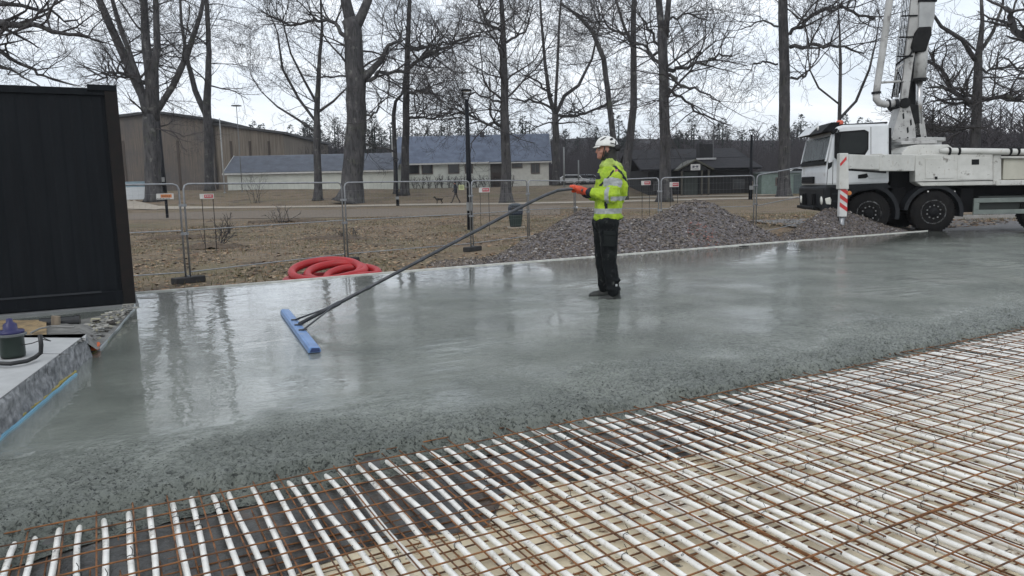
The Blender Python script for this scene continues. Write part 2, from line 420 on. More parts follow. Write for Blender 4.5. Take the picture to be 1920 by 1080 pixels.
for i, u_ in enumerate(PU):
    ev = edgeV(u_)
    vs = .9 if u_ < 5 else lerp(.9, 2.4, ss(5, 9, u_))
    n_ = 22; ph = rn.uniform(0, 6); am = rn.uniform(.004, .016)
    pts = []
    for j in range(n_+1):
        V_ = lerp(vs, ev+.32, j/n_)
        dv = ev-V_
        w = am*math.sin(V_*2.1+ph)+.003*math.sin(V_*7+ph*2)
        pts.append(UV(u_+w, V_, ZB+.056+.004*math.sin(V_*4.2+ph) - .030*ss(.12, -.25, dv)))
    org = UV(u_, vs, ZB)
    mb = MB(); mb.tube(pts, .0122, 10)
    o = mb.build('floor_heating_pipe', MP, origin=org, smooth=True)
    tag(o, 'white plastic pipe running under the rusty bars into the wet concrete', 'pipe', 'parallel white pipes under the rusty mesh')
    for q in range(rn.randint(1, 4)):
        jj = rn.randint(2, n_-4); P = pts[jj]
        if P.y < 1.8: continue
        tm = tie_mesh(rn).build('tie_wire', MW, o)
        tm.location = P-org; tm.rotation_euler = (0, 0, -(math.pi/2-AZ)*-1 if False else math.atan2(UA.y, UA.x)); tm.scale = (1, 1, 1)
# reinforcement mesh sheets: upper two overlap along a seam, lower one shows between pipes
def bar(p0, p1, r, sag, ph):
    n_ = max(4, int((p1-p0).length/.35)); pts = []
    for j in range(n_+1):
        q = p0.lerp(p1, j/n_); q = q+Vector((0, 0, sag*math.sin(j*1.7+ph))); pts.append(q)
    return MB().tube(pts, r, 6)
def sheet(u0, u1, v0, v1, ztr, zlo, du, dv, label, off=(0, 0), r=.0035, grp='rusty reinforcement mesh sheets'):
    org = UV(u0, v0, zlo); e = empty('reinforcement_mesh', org, label, 'rebar mesh', grp)
    V_ = v0+off[1]
    while V_ < v1:
        # a bar running along U; stops where the pour has buried it
        a = u0; segs = []; st = None; x = u0
        while x <= u1+1e-6:
            ok = V_ < edgeV(x)+.08
            if ok and st is None: st = x
            if (not ok) and st is not None: segs.append((st, x)); st = None
            x += .1
        if st is not None: segs.append((st, u1))
        for s0, s1 in segs:
            if s1-s0 > .3:
                bar(UV(s0, V_+rn.uniform(-.012, .012), ztr)-org, UV(s1, V_+rn.uniform(-.012, .012), ztr)-org, r, .005, V_*9).build('cross_bar', MR, e, smooth=True)
        V_ += dv*(1+rn.uniform(-.03, .03))
    x = u0+off[0]
    while x < u1:
        top = min(v1, edgeV(x)+.12)
        if top-v0 > .2:
            bar(UV(x, v0, zlo)-org, UV(x+rn.uniform(-.022, .022), top, zlo)-org, r, .004, x*7).build('long_bar', MR, e, smooth=True)
        x += du*(1+rn.uniform(-.03, .03))
    return e
sheet(-1.2, 5.2, 1.72, 6.5, ZB+.084, ZB+.0765, .127, .127, 'rusty steel mesh lying on the pipes, the sheet next to the pour edge', off=(.05, .03))
sheet(5.25, 11.2, 1.72, 6.5, ZB+.086, ZB+.0785, .127, .127, 'rusty steel mesh lying on the pipes, the sheet at the far right', off=(.05, .10))
sheet(.3, 6.5, .8, 1.80, ZB+.094, ZB+.0865, .127, .127, 'rusty steel mesh lapped over its neighbour, the sheet nearest the bottom edge', off=(.02, .05))
sheet(-.9, 9.5, .85, 5.6, ZB+.012, ZB+.020, .127, .127, 'lower rusty steel mesh lying on the beige base beneath the white pipes', off=(.09, .07), r=.0038)
# short offcuts of wire and rust bits on the base
mb = MB()
for i in range(260):
    a = UV(rn.uniform(.5, 8.5), rn.uniform(.9, 3.3), ZB+.006); an = rn.uniform(0, 6.28); l_ = rn.uniform(.02, .07)
    mb.tube([a, a+Vector((math.cos(an)*l_*.5, math.sin(an)*l_*.5, .006)), a+Vector((math.cos(an+.5)*l_, math.sin(an+.5)*l_, 0))], .0016, 4)
tag(mb.build('wire_offcuts', MR), 'scattered rusty wire offcuts lying on the beige base', 'wire offcuts', kind='stuff')
# ================================================================ left: container, plinth, kerb, drain parts
MBK = M('black_cladding', (.0065, .0085, .011), (.004, .0055, .0075), rough=.6, spec=.15, scale=2, stretch=(6, 6, .6), bump=.003, bscale=20)
MCP = M('plinth_concrete', (.17, .175, .175), (.12, .125, .125), rough=.7, scale=3, detail=9, bump=.003)
C0 = G(255, 568, .03)
ca = (C0-G(0, 589, .03)); ca.z = 0
LD = UA.copy(); IN = VA.copy()      # along face (to the right), into depth
base = C0
H_ = 2.52
e = empty('shipping_container', base, 'black windowless container standing on a grey plinth at left', 'container')
mb = MB()
# corrugated front face: shallow trapezoid ribs
Lc = 6.05; x = -Lc+.12; prof = []
while x < -.14:
    prof += [(x, 0), (x+.08, 0), (x+.105, .006), (x+.185, .006)]; x += .21
prof.append((-.12, 0))
b0 = len(mb.v)
for (a, d_) in prof:
    for z in (.16, H_-.10): mb.v.append(tuple(LD*a+IN*(.035+d_)+Vector((0, 0, z))))
for i in range(len(prof)-1): mb.f.append([b0+2*i, b0+2*i+2, b0+2*i+3, b0+2*i+1]); mb.m.append(0)
mb.build('wall_panel', MBK, e)
def obox(a0, a1, d0, d1, z0, z1):
    return MB().prism([LD*a0+IN*d0+Vector((0, 0, z0)), LD*a1+IN*d0+Vector((0, 0, z0)), LD*a1+IN*d1+Vector((0, 0, z0)), LD*a0+IN*d1+Vector((0, 0, z0))], (0, 0, z1-z0))
obox(-Lc+.10, -.10, .005, .16, 0, .16).build('bottom_rail', MBK, e, bevel=.006)
obox(-Lc+.10, -.10, .012, .10, H_-.10, H_-.02).build('top_rail', MBK, e, bevel=.006)
obox(-.30, 0, -.01, .2, H_-.05, H_+.02).build('corner_casting', MBK, e, bevel=.006)
obox(-.13, 0, -.006, .16, 0, H_-.05).build('corner_post', M('brown_black_post', (.014, .010, .009), (.007, .007, .007), rough=.6, scale=6, spec=.2), e, bevel=.006)
obox(-Lc, -.0, .10, 2.44, .01, H_-.03).build('body', MBK, e)
obox(-Lc+.1, -.35, -.014, .006, .155, .175).build('trim_strip', M('worn_edge', (.022, .025, .03), rough=.6), e)
# plinth under the container
mb = MB(); mb.prism([C0+LD*-6.6-IN*.42+Vector((0,0,-.40)), C0+LD*.03-IN*.03+Vector((0,0,-.40)), C0+LD*.03+IN*2.5+Vector((0,0,-.40)), C0-LD*6.6+IN*2.5+Vector((0,0,-.40))], (0, 0, .395))
tag(mb.build('container_plinth', MCP, origin=C0, bevel=.008), 'low grey concrete plinth beneath the black container', 'plinth')
# kerb slabs: pale top, rough granite face toward the pour
MGT = M('pale_stone_top', (.40, .405, .40), (.33, .335, .33), rough=.65, scale=5, detail=9)
MGF = M('rough_granite', (.30, .305, .31), (.10, .105, .11), rough=.85, scale=16, detail=10, bump=.012, bscale=22)
KB0, KB1 = G(-240, 1045, .0), G(178, 668, .0)     # foot line of the granite face
kd = (KB1-KB0).normalized(); kn = Vector((-kd.y, kd.x, 0))   # kn points left (away from pour)
KH = .19
ke = empty('granite_kerb', KB1, 'rough grey granite kerb beside the wet concrete, pale flat top', 'kerb')
Lk = (KB1-KB0).length
for si, (s0, s1) in enumerate([(0, Lk*.36), (Lk*.365, Lk*.685), (Lk*.69, Lk)]):
    mb = MB(); nxk = int((s1-s0)/.018); nz_ = 12
    for i in range(nxk+1):
        s_ = lerp(s0, s1, i/nxk)
        for k in range(nz_+1):
            z = -.05+(KH+.05)*k/nz_
            q = KB0+kd*s_+Vector((0, 0, z))
            dz = .018*nn(q*9)+.010*nn(q*25)+.02*nn(q*3)
            if k == nz_: dz *= .3
            edge = .012 if i in (0, nxk) else 0
            q = q+kn*(dz+.02+.02*(k/nz_)+edge); mb.v.append(tuple(q))
    for i in range(nxk):
        for k in range(nz_):
            a = i*(nz_+1)+k; mb.f.append([a, a+nz_+1, a+nz_+2, a+1]); mb.m.append(0)
    # end cap geometry behind, so that it is a solid block
    q0 = KB0+kd*(s0+.003)+kn*.06; q1 = KB0+kd*(s1-.003)+kn*.06
    mb.prism([q0+Vector((0,0,-.05)), q1+Vector((0,0,-.05)), q1+kn*.12+Vector((0,0,-.05)), q0+kn*.12+Vector((0,0,-.05))], (0, 0, KH+.045))
    mb.build('granite_face', MGF, ke, origin=KB1)
mb = MB()
t0 = KB0+kn*.045; t1 = KB1+kn*.045
far = [G(160, 634, KH), G(60, 628, KH), G(-120, 632, KH), G(-900, 700, KH)]
poly = [Vector((t0.x, t0.y, KH-.02)), Vector((t1.x, t1.y, KH-.02))]+[Vector((q.x, q.y, KH-.02)) for q in far]
mb.prism(poly, (0, 0, .022)); mb.build('slab_top', MGT, ke, origin=KB1)
mb = MB(); a = G(70, 664, KH); b = G(130, 664.5, KH)
mb.prism([a, b, b+Vector((0, .008, 0)), a+Vector((0, .008, 0))], (0, 0, .0035)); mb.build('joint_line', M('joint_dark', (.08, .08, .08)), ke, origin=KB1)
# earth between kerb and plinth
MSO = M('yellow_soil', (.30, .215, .11), (.13, .095, .055), rough=.95, scale=9, detail=9, bump=.008, bscale=28)
MMD = M('grey_mud', (.20, .195, .18), (.10, .098, .09), rough=.6, scale=7, detail=9, bump=.005, bscale=36)
def pinterp(T, u_):
    if u_ <= T[0][0]: return T[0][1]
    for (a, b), (c, d) in zip(T, T[1:]):
        if u_ <= c: return lerp(b, d, (u_-a)/(c-a))
    return T[-1][1]
UPC = [(-500, 648), (0, 601), (85, 600.5), (150, 599), (200, 590), (252, 573)]
LOC = [(-500, 700), (0, 634), (60, 634), (160, 641), (182, 656), (215, 621), (252, 576)]
LOZ = [(-500, .19), (150, .19), (184, .035), (252, .02)]
def earth(a0_, a1_, nm, mt, hh):
    mb = MB(); nxs = 50
    for i in range(nxs+1):
        u_ = lerp(a0_, a1_, i/nxs)
        p0 = G(u_, pinterp(UPC, u_), .035); p1 = G(u_, pinterp(LOC, u_), pinterp(LOZ, u_))
        for k in range(17):
            q = p0.lerp(p1, k/16); w_ = math.sin(math.pi*k/16)
            mb.v.append((q.x, q.y, q.z+w_*(hh+.025*nn(q*5)+.015*nn(q*16)+.02)))
    for i in range(nxs):
        for k in range(16):
            a = i*17+k; mb.f.append([a, a+1, a+18, a+17]); mb.m.append(0)
    o = mb.build(nm, mt, smooth=True, fix=False); o['kind'] = 'structure'
earth(-500, 88, 'soil_strip', MSO, .03)
earth(86, 251, 'mud_strip', MMD, .0)
# rubble and torn foil in the corner between kerb end and container
MRB = [M('rubble_pale', (.30, .29, .26), rough=.8), M('rubble_grey', (.2, .2, .19), rough=.8), M('rubble_foil', (.40, .38, .27), rough=.5), M('rubble_dark', (.05, .045, .04))]
mb = MB(); rn = random.Random(11)
for i in range(260):
    s_ = rn.random()
    P = G(lerp(165, 248, s_)+rn.uniform(-34, 6)*(1-s_*.7), lerp(645, 580, s_)+rn.uniform(-26, 0)*(1-s_*.7), .08)
    mb.mi = rn.choice([0, 0, 1, 1, 2, 3])
    an = rn.uniform(0, 6.28); w = rn.uniform(.008, .04); l_ = rn.uniform(.02, .12)
    mt_ = Matrix.Rotation(an, 3, 'Z') @ Matrix.Rotation(rn.uniform(-.5, .5), 3, 'X')
    mb.box((P.x, P.y, .05+rn.uniform(0, .05)), (l_, w, rn.uniform(.004, .014)), mt_)
tag(mb.build('rubble', MRB, origin=G(200, 620, .03)), 'pale rubble and torn foil scraps between kerb end and container corner', 'rubble', kind='stuff')
# blue and yellow foam strips along the pour
def ribbon(pts, w, h, name, mt, label, cat):
    mb = MB()
    for a, b in zip(pts, pts[1:]):
        dr = (b-a).normalized(); nr = Vector((-dr.y, dr.x, 0)); mb.prism([a, b, b+nr*w, a+nr*w], (0, 0, h))
    return tag(mb.build(name, mt, origin=pts[0]), label, cat)
def wig(p0, p1, n_, amp, z, sd):
    r_ = random.Random(sd); out = []
    for i in range(n_+1):
        q = p0.lerp(p1, i/n_); out.append(Vector((q.x+r_.uniform(-amp, amp), q.y+r_.uniform(-amp, amp), z)))
    return out
ribbon(wig(G(-60, 873, .01), G(145, 700, .01), 14, .005, -.02, 1), .014, .032, 'foam_strip', M('blue_foam', (.20, .42, .56), rough=.6), 'light blue foam strip along the foot of the granite kerb', 'foam strip')
ribbon(wig(G(-60, 866, .01), G(142, 694, .01), 30, .014, -.02, 2), .03, .03, 'foam_strip', M('orange_foam', (.50, .36, .10), (.3, .3, .12), rough=.9, scale=30), 'orange-yellow foam crumbs between kerb and blue strip', 'foam strip')
ribbon(wig(G(188, 652, .01), G(255, 573, .01), 12, .008, -.02, 3), .02, .05, 'edge_sheet', M('white_film', (.6, .64, .66), rough=.4), 'white plastic film edge along the wet concrete near the container corner', 'plastic film')
ribbon(wig(G(180, 652, .03), G(238, 585, .03), 12, .02, .01, 4), .016, .02, 'tape', M('yellow_tape', (.55, .55, .08), rough=.5), 'yellow tape strip twisting toward the container corner', 'tape')
ribbon(wig(G(181, 650, .05), G(188, 641, .05), 3, .01, .02, 5), .05, .03, 'scrap', M('orange_scrap', (.6, .13, .04), rough=.5), 'small orange plastic scrap by the end of the granite kerb', 'scrap')
# black pipe lying against the plinth, with a wooden wedge
MBP = M('black_plastic', (.016, .017, .018), rough=.35)
pa = G(75, 608, .12); pb = G(150, 602, .12)
mb = MB(); mb.tube([pa, pb], .055, 16); mb.tube([pb-(pb-pa).normalized()*.04, pb+(pb-pa).normalized()*.001], .062, 16)
tag(mb.build('drain_pipe', MBP, origin=pa, smooth=False), 'short black drain pipe lying in front of the container plinth', 'pipe')
wa = G(109, 612, .10)
tag(MB().box(wa+Vector((0, -.03, .03)), (.07, .03, .15), Matrix.Rotation(.1, 3, 'Y')).build('wooden_wedge', M('old_wood', (.24, .20, .15), (.15, .12, .09), rough=.9, scale=20, stretch=(1, 1, .2)), origin=wa), 'small grey wooden stake leaning on the black drain pipe', 'wooden stake')
mb = MB()
pts = [G(*q, KH+.03) for q in [(58, 624), (75, 616), (95, 612), (140, 613)]]
mb.tube(pts, .008, 6); tag(mb.build('cable', M('grey_cable', (.22, .22, .21)), origin=pts[0]), 'thin pale grey cable running past the drain pipe', 'cable')
# drain pot with blue top and black bent tube
P0 = G(25, 668, KH+.01); e = empty('drain_pot', P0, 'dark green drain pot with a blue top, standing on the pale kerb top', 'drain pot')
s_ = 5.0/1400
MDG = M('dark_green_plastic', (.022, .034, .028), rough=.4); MBL = M('blue_violet_plastic', (.022, .022, .095), rough=.35); MRIM = M('grey_rim', (.12, .13, .13), rough=.4)
MB().lathe([(.075, 0), (.078, .02), (.076, .14), (.086, .15)], n=24).build('pot', MDG, e, smooth=True)
MB().lathe([(.088, .146), (.096, .15), (.096, .162), (.088, .166)], n=24).build('rim', MRIM, e)
MB().lathe([(.083, .16), (.083, .185), (.045, .187), (.042, .23), (.022, .245), (.018, .27), (0.0, .272)], n=20).build('cap', MBL, e, smooth=True)
e2 = empty('bent_tube', G(30, 682, KH+.012), 'black tube lying around the drain pot and bending upright at its right', 'tube')
o3 = e2.location
pts = [G(*q, KH+.03)-o3 for q in [(-60, 672), (-20, 681), (20, 682), (50, 677), (66, 670)]]
pe = pts[-1]; pts += [pe+Vector((.035, .01, .03)), pe+Vector((.042, .012, .08)), pe+Vector((.042, .012, .155))]
MB().tube(pts, .0145, 12).build('tube', MBP, e2, smooth=True)
mb = MB(); mb.tube([Vector((.07, -.01, .08)), Vector((.14, 0, .09)), Vector((.2, .03, .11)), Vector((.26, .02, .10)), Vector((.23, 0, .125)), Vector((.19, .03, .14))], .004, 6); mb.build('cord', MBP, e)

# ================================================================ red hose heap behind the slab
MRD = M('red_hose', (.38, .014, .017), (.30, .012, .015), rough=.42, scale=7, bump=.001, bscale=90)
overlay(MRD, 5, .6, .75, (.26, .04, .04))
hc = G(620, 521, -.18); hc.z = -.42; hc = hc+Vector((-.14, .62, 0))
pts = []
def arc(cx, cy, rx, ry, z0, tilt, a0, a1, n_, dz=0):
    out = []
    for i in range(n_+1):
        a = lerp(a0, a1, i/n_); x = cx+rx*math.cos(a); y = cy+ry*math.sin(a)
        out.append(Vector((x, y, z0+tilt*(math.sin(a)+1)*.5+dz*i/n_)))
    return out
P2 = math.pi
pts += arc(-.05, 0, .82, .55, .08, .06, -P2*.6, P2*1.6, 36, .06)
pts += arc(-.10, .05, .66, .55, .16, .32, -P2*.2, P2*1.85, 36, .04)
pts += arc(.10, .0, .55, .5, .17, .26, -P2*.1, P2*1.9, 32, 0)
pts += arc(.42, -.05, .50, .45, .10, .26, -P2*.05, P2*1.7, 32, -.02)
# smooth chain
for _ in range(3):
    pts = [pts[0]]+[(pts[i-1]+pts[i]*2+pts[i+1])/4 for i in range(1, len(pts)-1)]+[pts[-1]]
e = empty('concrete_hose', hc, 'bright red ribbed hose lying in a loose coil behind the pour', 'hose')
MB().tube([Vector((q.x*.95, q.y*.9, q.z*.9)) for q in pts], .075, 16).build('hose', MRD, e, smooth=True)
MB().tube([pts[0]+(pts[0]-pts[1])*2, pts[0]], .088, 16).build('coupling', M('steel_coupling', (.35, .35, .34), rough=.4, metal=.8), e)

# ================================================================ bull float
MBF = M('blue_float', (.15, .27, .50), (.12, .21, .40), rough=.32, scale=8)
overlay(MBF, 12, .6, .72, (.25, .28, .29))
MST = M('float_steel', (.085, .09, .10), (.05, .052, .055), rough=.35, scale=12, metal=.6)
f0 = G(533, 583, .03); f1 = G(588, 656, .03)
fo = (f0+f1)/2; fo.z = .0
fd = (f1-f0); fd.z = 0; FL = fd.length; fd.normalize(); fx = Vector((-fd.y, fd.x, 0))
if fx.x < 0: fx = -fx                     # fx points toward the worker side
fe = empty('bull_float', fo, 'long-handled bull float with a blue blade gliding on the wet concrete', 'bull float')
sec = [(-.045, .0), (.055, .0), (.062, .012), (.052, .042), (-.018, .050), (-.037, .040)]
mb = MB(); mb.prism([fd*(-FL/2)+fx*a+Vector((0, 0, b+.004)) for a, b in sec], fd*FL); mb.build('blade', MBF, fe, bevel=.006)
mb = MB()
sec2 = [(-.032, .008), (.050, .008), (.046, .036), (-.014, .042)]
mb.prism([fd*(FL/2+.0015)+fx*a+Vector((0, 0, b+.004)) for a, b in sec2], fd*.002); mb.build('end_cap', M('blue_dark', (.03, .05, .13)), fe)
# ---------------------------------------------------------------- figures: tapered limbs fused by a voxel remesh
def blob(caps, ells, voxel, name, mat, parent=None, smooth_it=4, matfn=None, origin=None, boxes=()):
    bm = bmesh.new()
    for (p, q, r0, r1) in caps:
        p = Vector(p); q = Vector(q); n_ = max(1, int((q-p).length/(min(r0, r1)*.5)))
        n_ = min(n_, 14)
        d = q-p; ax = d.normalized() if d.length > 1e-6 else Vector((0, 0, 1))
        rot = ax.to_track_quat('Z', 'Y').to_matrix().to_4x4()
        seg = 16
        prof = []
        for i in range(5): a = -math.pi/2+math.pi/2*i/5; prof.append((r0*math.cos(a), r0*math.sin(a)))
        prof.append((r0, 0)); prof.append((r1, d.length))
        for i in range(1, 6): a = math.pi/2*i/5; prof.append((r1*math.cos(a), d.length+r1*math.sin(a)))
        rings = []
        for (rr, z) in prof:
            if rr < 1e-5: rings.append([bm.verts.new(p+rot.to_3x3() @ Vector((0, 0, z)))])
            else: rings.append([bm.verts.new(p+rot.to_3x3() @ Vector((rr*math.cos(2*math.pi*j/seg), rr*math.sin(2*math.pi*j/seg), z))) for j in range(seg)])
        for a, b in zip(rings, rings[1:]):
            for j in range(seg):
                j2 = (j+1) % seg
                if len(a) == 1 and len(b) > 1: bm.faces.new([a[0], b[j2], b[j]])
                elif len(b) == 1 and len(a) > 1: bm.faces.new([a[j], a[j2], b[0]])
                elif len(a) > 1: bm.faces.new([a[j], a[j2], b[j2], b[j]])
    for el in ells:
        c, rad = el[0], el[1]; rm = el[2] if len(el) > 2 else Matrix.Identity(3)
        mt_ = Matrix.Translation(Vector(c)) @ rm.to_4x4() @ Matrix.Diagonal((*rad, 1))
        bmesh.ops.create_uvsphere(bm, u_segments=20, v_segments=12, radius=1, matrix=mt_)
    for c, dims, rm in boxes:
        mt_ = Matrix.Translation(Vector(c)) @ rm.to_4x4() @ Matrix.Diagonal((*dims, 1))
        bmesh.ops.create_cube(bm, size=1, matrix=mt_)
    me = bpy.data.meshes.new(name); bm.to_mesh(me); bm.free()
    ob = bpy.data.objects.new(name, me); COL.objects.link(ob)
    rmod = ob.modifiers.new('r', 'REMESH'); rmod.mode = 'VOXEL'; rmod.voxel_size = voxel
    sm = ob.modifiers.new('s', 'SMOOTH'); sm.iterations = smooth_it; sm.factor = .5
    dg = bpy.context.evaluated_depsgraph_get(); dg.update()
    me2 = bpy.data.meshes.new_from_object(ob.evaluated_get(dg))
    ob.modifiers.clear(); ob.data = me2; me2.name = name; bpy.data.meshes.remove(me)
    mats = mat if isinstance(mat, (list, tuple)) else [mat]
    me2.materials.clear()
    for m_ in mats: me2.materials.append(m_)
    for pl_ in me2.polygons:
        pl_.use_smooth = True
        if matfn: pl_.material_index = matfn(pl_.center, pl_.normal)
    if parent is not None: ob.parent = parent
    if origin is not None: ob.location = origin
    return ob
MSK = M('skin', (.42, .22, .16), (.32, .15, .11), rough=.55, scale=20)
MHV = M('hi_vis_yellow', (.40, .56, .03), (.22, .34, .02), rough=.7, scale=9, bump=.012, bscale=11)
MRF = M('reflective_grey', (.36, .38, .38), (.28, .30, .30), rough=.4, scale=10, bump=.004, bscale=14)
MNV = M('navy_cloth', (.012, .015, .024), rough=.8, scale=10, bump=.006, bscale=20)
MTR = M('black_work_cloth', (.0075, .0095, .0105), (.004, .005, .006), spec=.2, rough=.8, scale=6, bump=.012, bscale=10)
MOG = M('orange_glove', (.60, .075, .025), (.45, .05, .02), rough=.6, scale=14, bump=.003, bscale=60)
MHM = M('white_helmet', (.68, .68, .65), (.60, .60, .57), rough=.25, scale=4)
MDK = M('dark_rubber', (.012, .012, .013), rough=.6)
MMUD = M('muddy_boot', (.035, .038, .035), (.012, .013, .012), rough=.6, scale=20)

WO = G(1142, 557, 0.0)
WS = WO.y/1400*1.005            # metres per pixel at the worker
def wp(u_, v_, y=0.0):
    return Vector(((u_-1142)*WS + (557-v_)*WS*.022*0, y, (557-v_)*WS))
# joints (far = away from the camera +y, near = toward camera -y)
hip = wp(1138, 428); kn_n = wp(1141, 488, -.09); an_n = wp(1149, 549, -.10)
kn_f = wp(1131, 484, .10); an_f = wp(1136, 545, .12)
hip_n = wp(1139, 430, -.09); hip_f = wp(1133, 430, .09)
chest = wp(1143, 340); neck = wp(1144, 308); head = wp(1137, 284)
sh_n = wp(1150, 326, -.19); sh_f = wp(1140, 327, .19)
el_n = wp(1144, 366, -.25); el_f = wp(1126, 368, .22)
wr_n = wp(1104, 361, -.11); wr_f = wp(1100, 361, .09)
hd_n = wp(1090, 354, -.045); hd_f = wp(1082, 352, .05)
V3 = lambda *a: Vector(a)
caps = [(hip_n, kn_n, .075, .052), (kn_n, an_n, .050, .036), (hip_f, kn_f, .075, .052), (kn_f, an_f, .050, .036),
        (an_n, an_n+V3(-.08, 0, -.06), .026, .02), (an_f, an_f+V3(-.08, 0, -.06), .026, .02),
        (hip+V3(0, 0, .10), chest, .11, .12), (chest, neck+V3(0, 0, -.03), .12, .07), (neck+V3(0, 0, -.02), head+V3(.01, 0, -.02), .056, .056),
        (sh_n, el_n, .052, .042), (el_n, wr_n, .040, .028), (sh_f, el_f, .052, .042), (el_f, wr_f, .040, .028),
        (sh_n, sh_f, .06, .06), (hip_n, hip_f, .085, .085)]
def hand_caps(wr, hd, sy, r=.0085):
    out = [(wr, wr.lerp(hd, .6), .026, .030)]
    # four fingers curling round the pole (which runs along local x) and a thumb
    pc = hd+V3(-.02, 0, -.005)
    for i, (ox, ln) in enumerate([(-.034, .95), (-.012, 1.05), (.011, 1.0), (.033, .82)]):
        b0 = pc+V3(ox, sy*.030, .016); b1 = pc+V3(ox-.004, sy*.012, .034*ln); b2 = pc+V3(ox-.006, -sy*.020, .024*ln); b3 = pc+V3(ox-.004, -sy*.028, -.004)
        out += [(b0, b1, r*1.1, r), (b1, b2, r, r*.95), (b2, b3, r*.95, r*.85)]
    out += [(pc+V3(.03, sy*.025, -.01), pc+V3(.012, sy*.02, -.034), r*1.3, r*1.1), (pc+V3(.012, sy*.02, -.034), pc+V3(-.02, -sy*.008, -.033), r*1.1, r*.95)]
    out += [(wr.lerp(hd, .6), pc+V3(.0, sy*.03, .0), .030, .026)]
    return out
hc_n = hand_caps(wr_n, hd_n, -1); hc_f = hand_caps(wr_f, hd_f, 1)
caps += hc_n+hc_f
hz = head.z; hx = head.x
ells = [((hx+.012, 0, hz+.015), (.098, .076, .108)), ((hx-.045, 0, hz-.045), (.052, .052, .062)), ((hx-.075, 0, hz-.078), (.026, .030, .022)),
        ((hx-.095, 0, hz-.008), (.018, .013, .026)), ((hx-.104, 0, hz-.022), (.015, .014, .011)),
        ((hx-.078, 0, hz+.028), (.020, .052, .012)), ((hx-.088, 0, hz-.050), (.012, .024, .006)), ((hx-.086, 0, hz-.061), (.012, .022, .007)),
        ((hx+.02, -.077, hz-.01), (.022, .008, .032)), ((hx+.02, .077, hz-.01), (.022, .008, .032)),
        ((hx-.055, -.045, hz-.022), (.028, .020, .022)), ((hx-.055, .045, hz-.022), (.028, .020, .022))]
WL = G(1142, 557, 0.0)
overlay(MTR, 12, .58, .68, (.06, .065, .06), loc=(1, 2, 3))
worker = blob(caps, ells, .0065, 'person', MSK, smooth_it=2, origin=WL)
tag(worker, 'worker in yellow jacket, white helmet and orange gloves standing in the wet concrete', 'person')
# eyes and brows
mb = MB()
for sy in (-1, 1): mb.lathe([(0, -.011), (.008, -.008), (.011, 0), (.008, .008), (0, .011)], (hx-.080, sy*.032, hz+.008), 10)
mb.build('eye', M('eye_white', (.35, .33, .3), rough=.2), worker, smooth=True)
mb = MB()
for sy in (-1, 1): mb.tube([(hx-.088, sy*.015, hz+.024), (hx-.090, sy*.034, hz+.030), (hx-.070, sy*.054, hz+.024)], .005, 6)
mb.build('eyebrow', M('brow', (.08, .05, .03)), worker)
# grey stubble/collar insert: dark balaclava behind the jaw
blob([(neck+V3(.015, 0, -.02), head+V3(.03, 0, -.01), .070, .085)], [((hx+.045, 0, hz-.01), (.078, .084, .085)), ((hx+.0, 0, hz-.09), (.062, .062, .03))], .007, 'balaclava', M('grey_knit', (.045, .045, .042), rough=.9, scale=40, bump=.002), worker, 2)
# trousers
tr_caps = [(hip_n+V3(0, 0, .05), kn_n, .118, .084), (kn_n, an_n+V3(0, 0, .02), .084, .072), (hip_f+V3(0, 0, .05), kn_f, .118, .082), (kn_f, an_f+V3(0, 0, .02), .082, .070),
           (hip_n+V3(0, 0, .08), hip_f+V3(0, 0, .08), .13, .13), (kn_n+V3(-.03, 0, .02), kn_n+V3(-.03, 0, -.06), .058, .05)]
def trm(c, n_):
    if (c.y < -.13 and abs(c.z-.60) < .075 and abs(c.x-.0) < .06): return 0
    return 0
tro = blob(tr_caps, [((an_n.x-.005, -.10, an_n.z+.06), (.085, .078, .05)), ((an_f.x, .12, an_f.z+.06), (.082, .075, .05)), ((an_n.x, -.1, an_n.z+.16), (.078, .078, .04))], .009, 'trousers', MTR, worker, 3)
mb = MB()
pk = wp(1139, 446, -.205); mb.box(pk, (.13, .010, .16), Matrix.Rotation(.1, 3, 'Y')); mb.box(pk+V3(0, -.006, .07), (.135, .010, .045), Matrix.Rotation(.1, 3, 'Y'))
mb.build('thigh_pocket', M('black_cloth_b', (.011, .014, .014), rough=.8, spec=.2), tro, bevel=.004)
mb = MB(); mb.box(wp(1152, 531, -.178), (.022, .006, .026)); mb.build('reflective_mark', M('mark', (.4, .42, .42), rough=.4), tro)
# boots
for an_, nm in ((an_n, -1), (an_f, 1)):
    blob([(an_+V3(.01, 0, .04), an_+V3(.012, 0, -.045), .066, .054), (an_+V3(.03, 0, -.05), an_+V3(-.12, 0, -.060), .054, .044), (an_+V3(-.10, 0, -.062), an_+V3(-.155, 0, -.070), .046, .038)], [], .008, 'boot', MMUD, worker, 2)
# jacket (body, sleeves, hood collar) coloured by zone
jc = [(wp(1140, 404, 0), chest+V3(.01, 0, .02), .150, .165), (chest+V3(.02, 0, .0), neck+V3(.03, 0, -.055), .158, .095),
      (wp(1140, 404, -.06), chest+V3(.005, -.06, 0), .145, .150), (wp(1140, 404, .06), chest+V3(.005, .06, 0), .145, .150),
      (sh_n+V3(0, .03, -.02), el_n, .098, .078), (el_n, wr_n+V3(.02, 0, 0), .078, .060), (sh_f+V3(0, -.03, -.02), el_f, .095, .076), (el_f, wr_f+V3(.02, 0, 0), .076, .06),
      (neck+V3(-.02, 0, -.03), neck+V3(.0, 0, .015), .090, .084)]
je = [((neck.x+.075, 0, neck.z-.035), (.085, .115, .055), Matrix.Rotation(.5, 3, 'Y')), (tuple(el_n+V3(.01, 0, -.01)), (.085, .08, .08)),
      (tuple(wp(1165, 350, 0)), (.075, .16, .20)), (tuple(wp(1141, 407, 0)), (.172, .20, .05))]
axn = (el_n-sh_n).normalized(); fan = (wr_n-el_n).normalized()
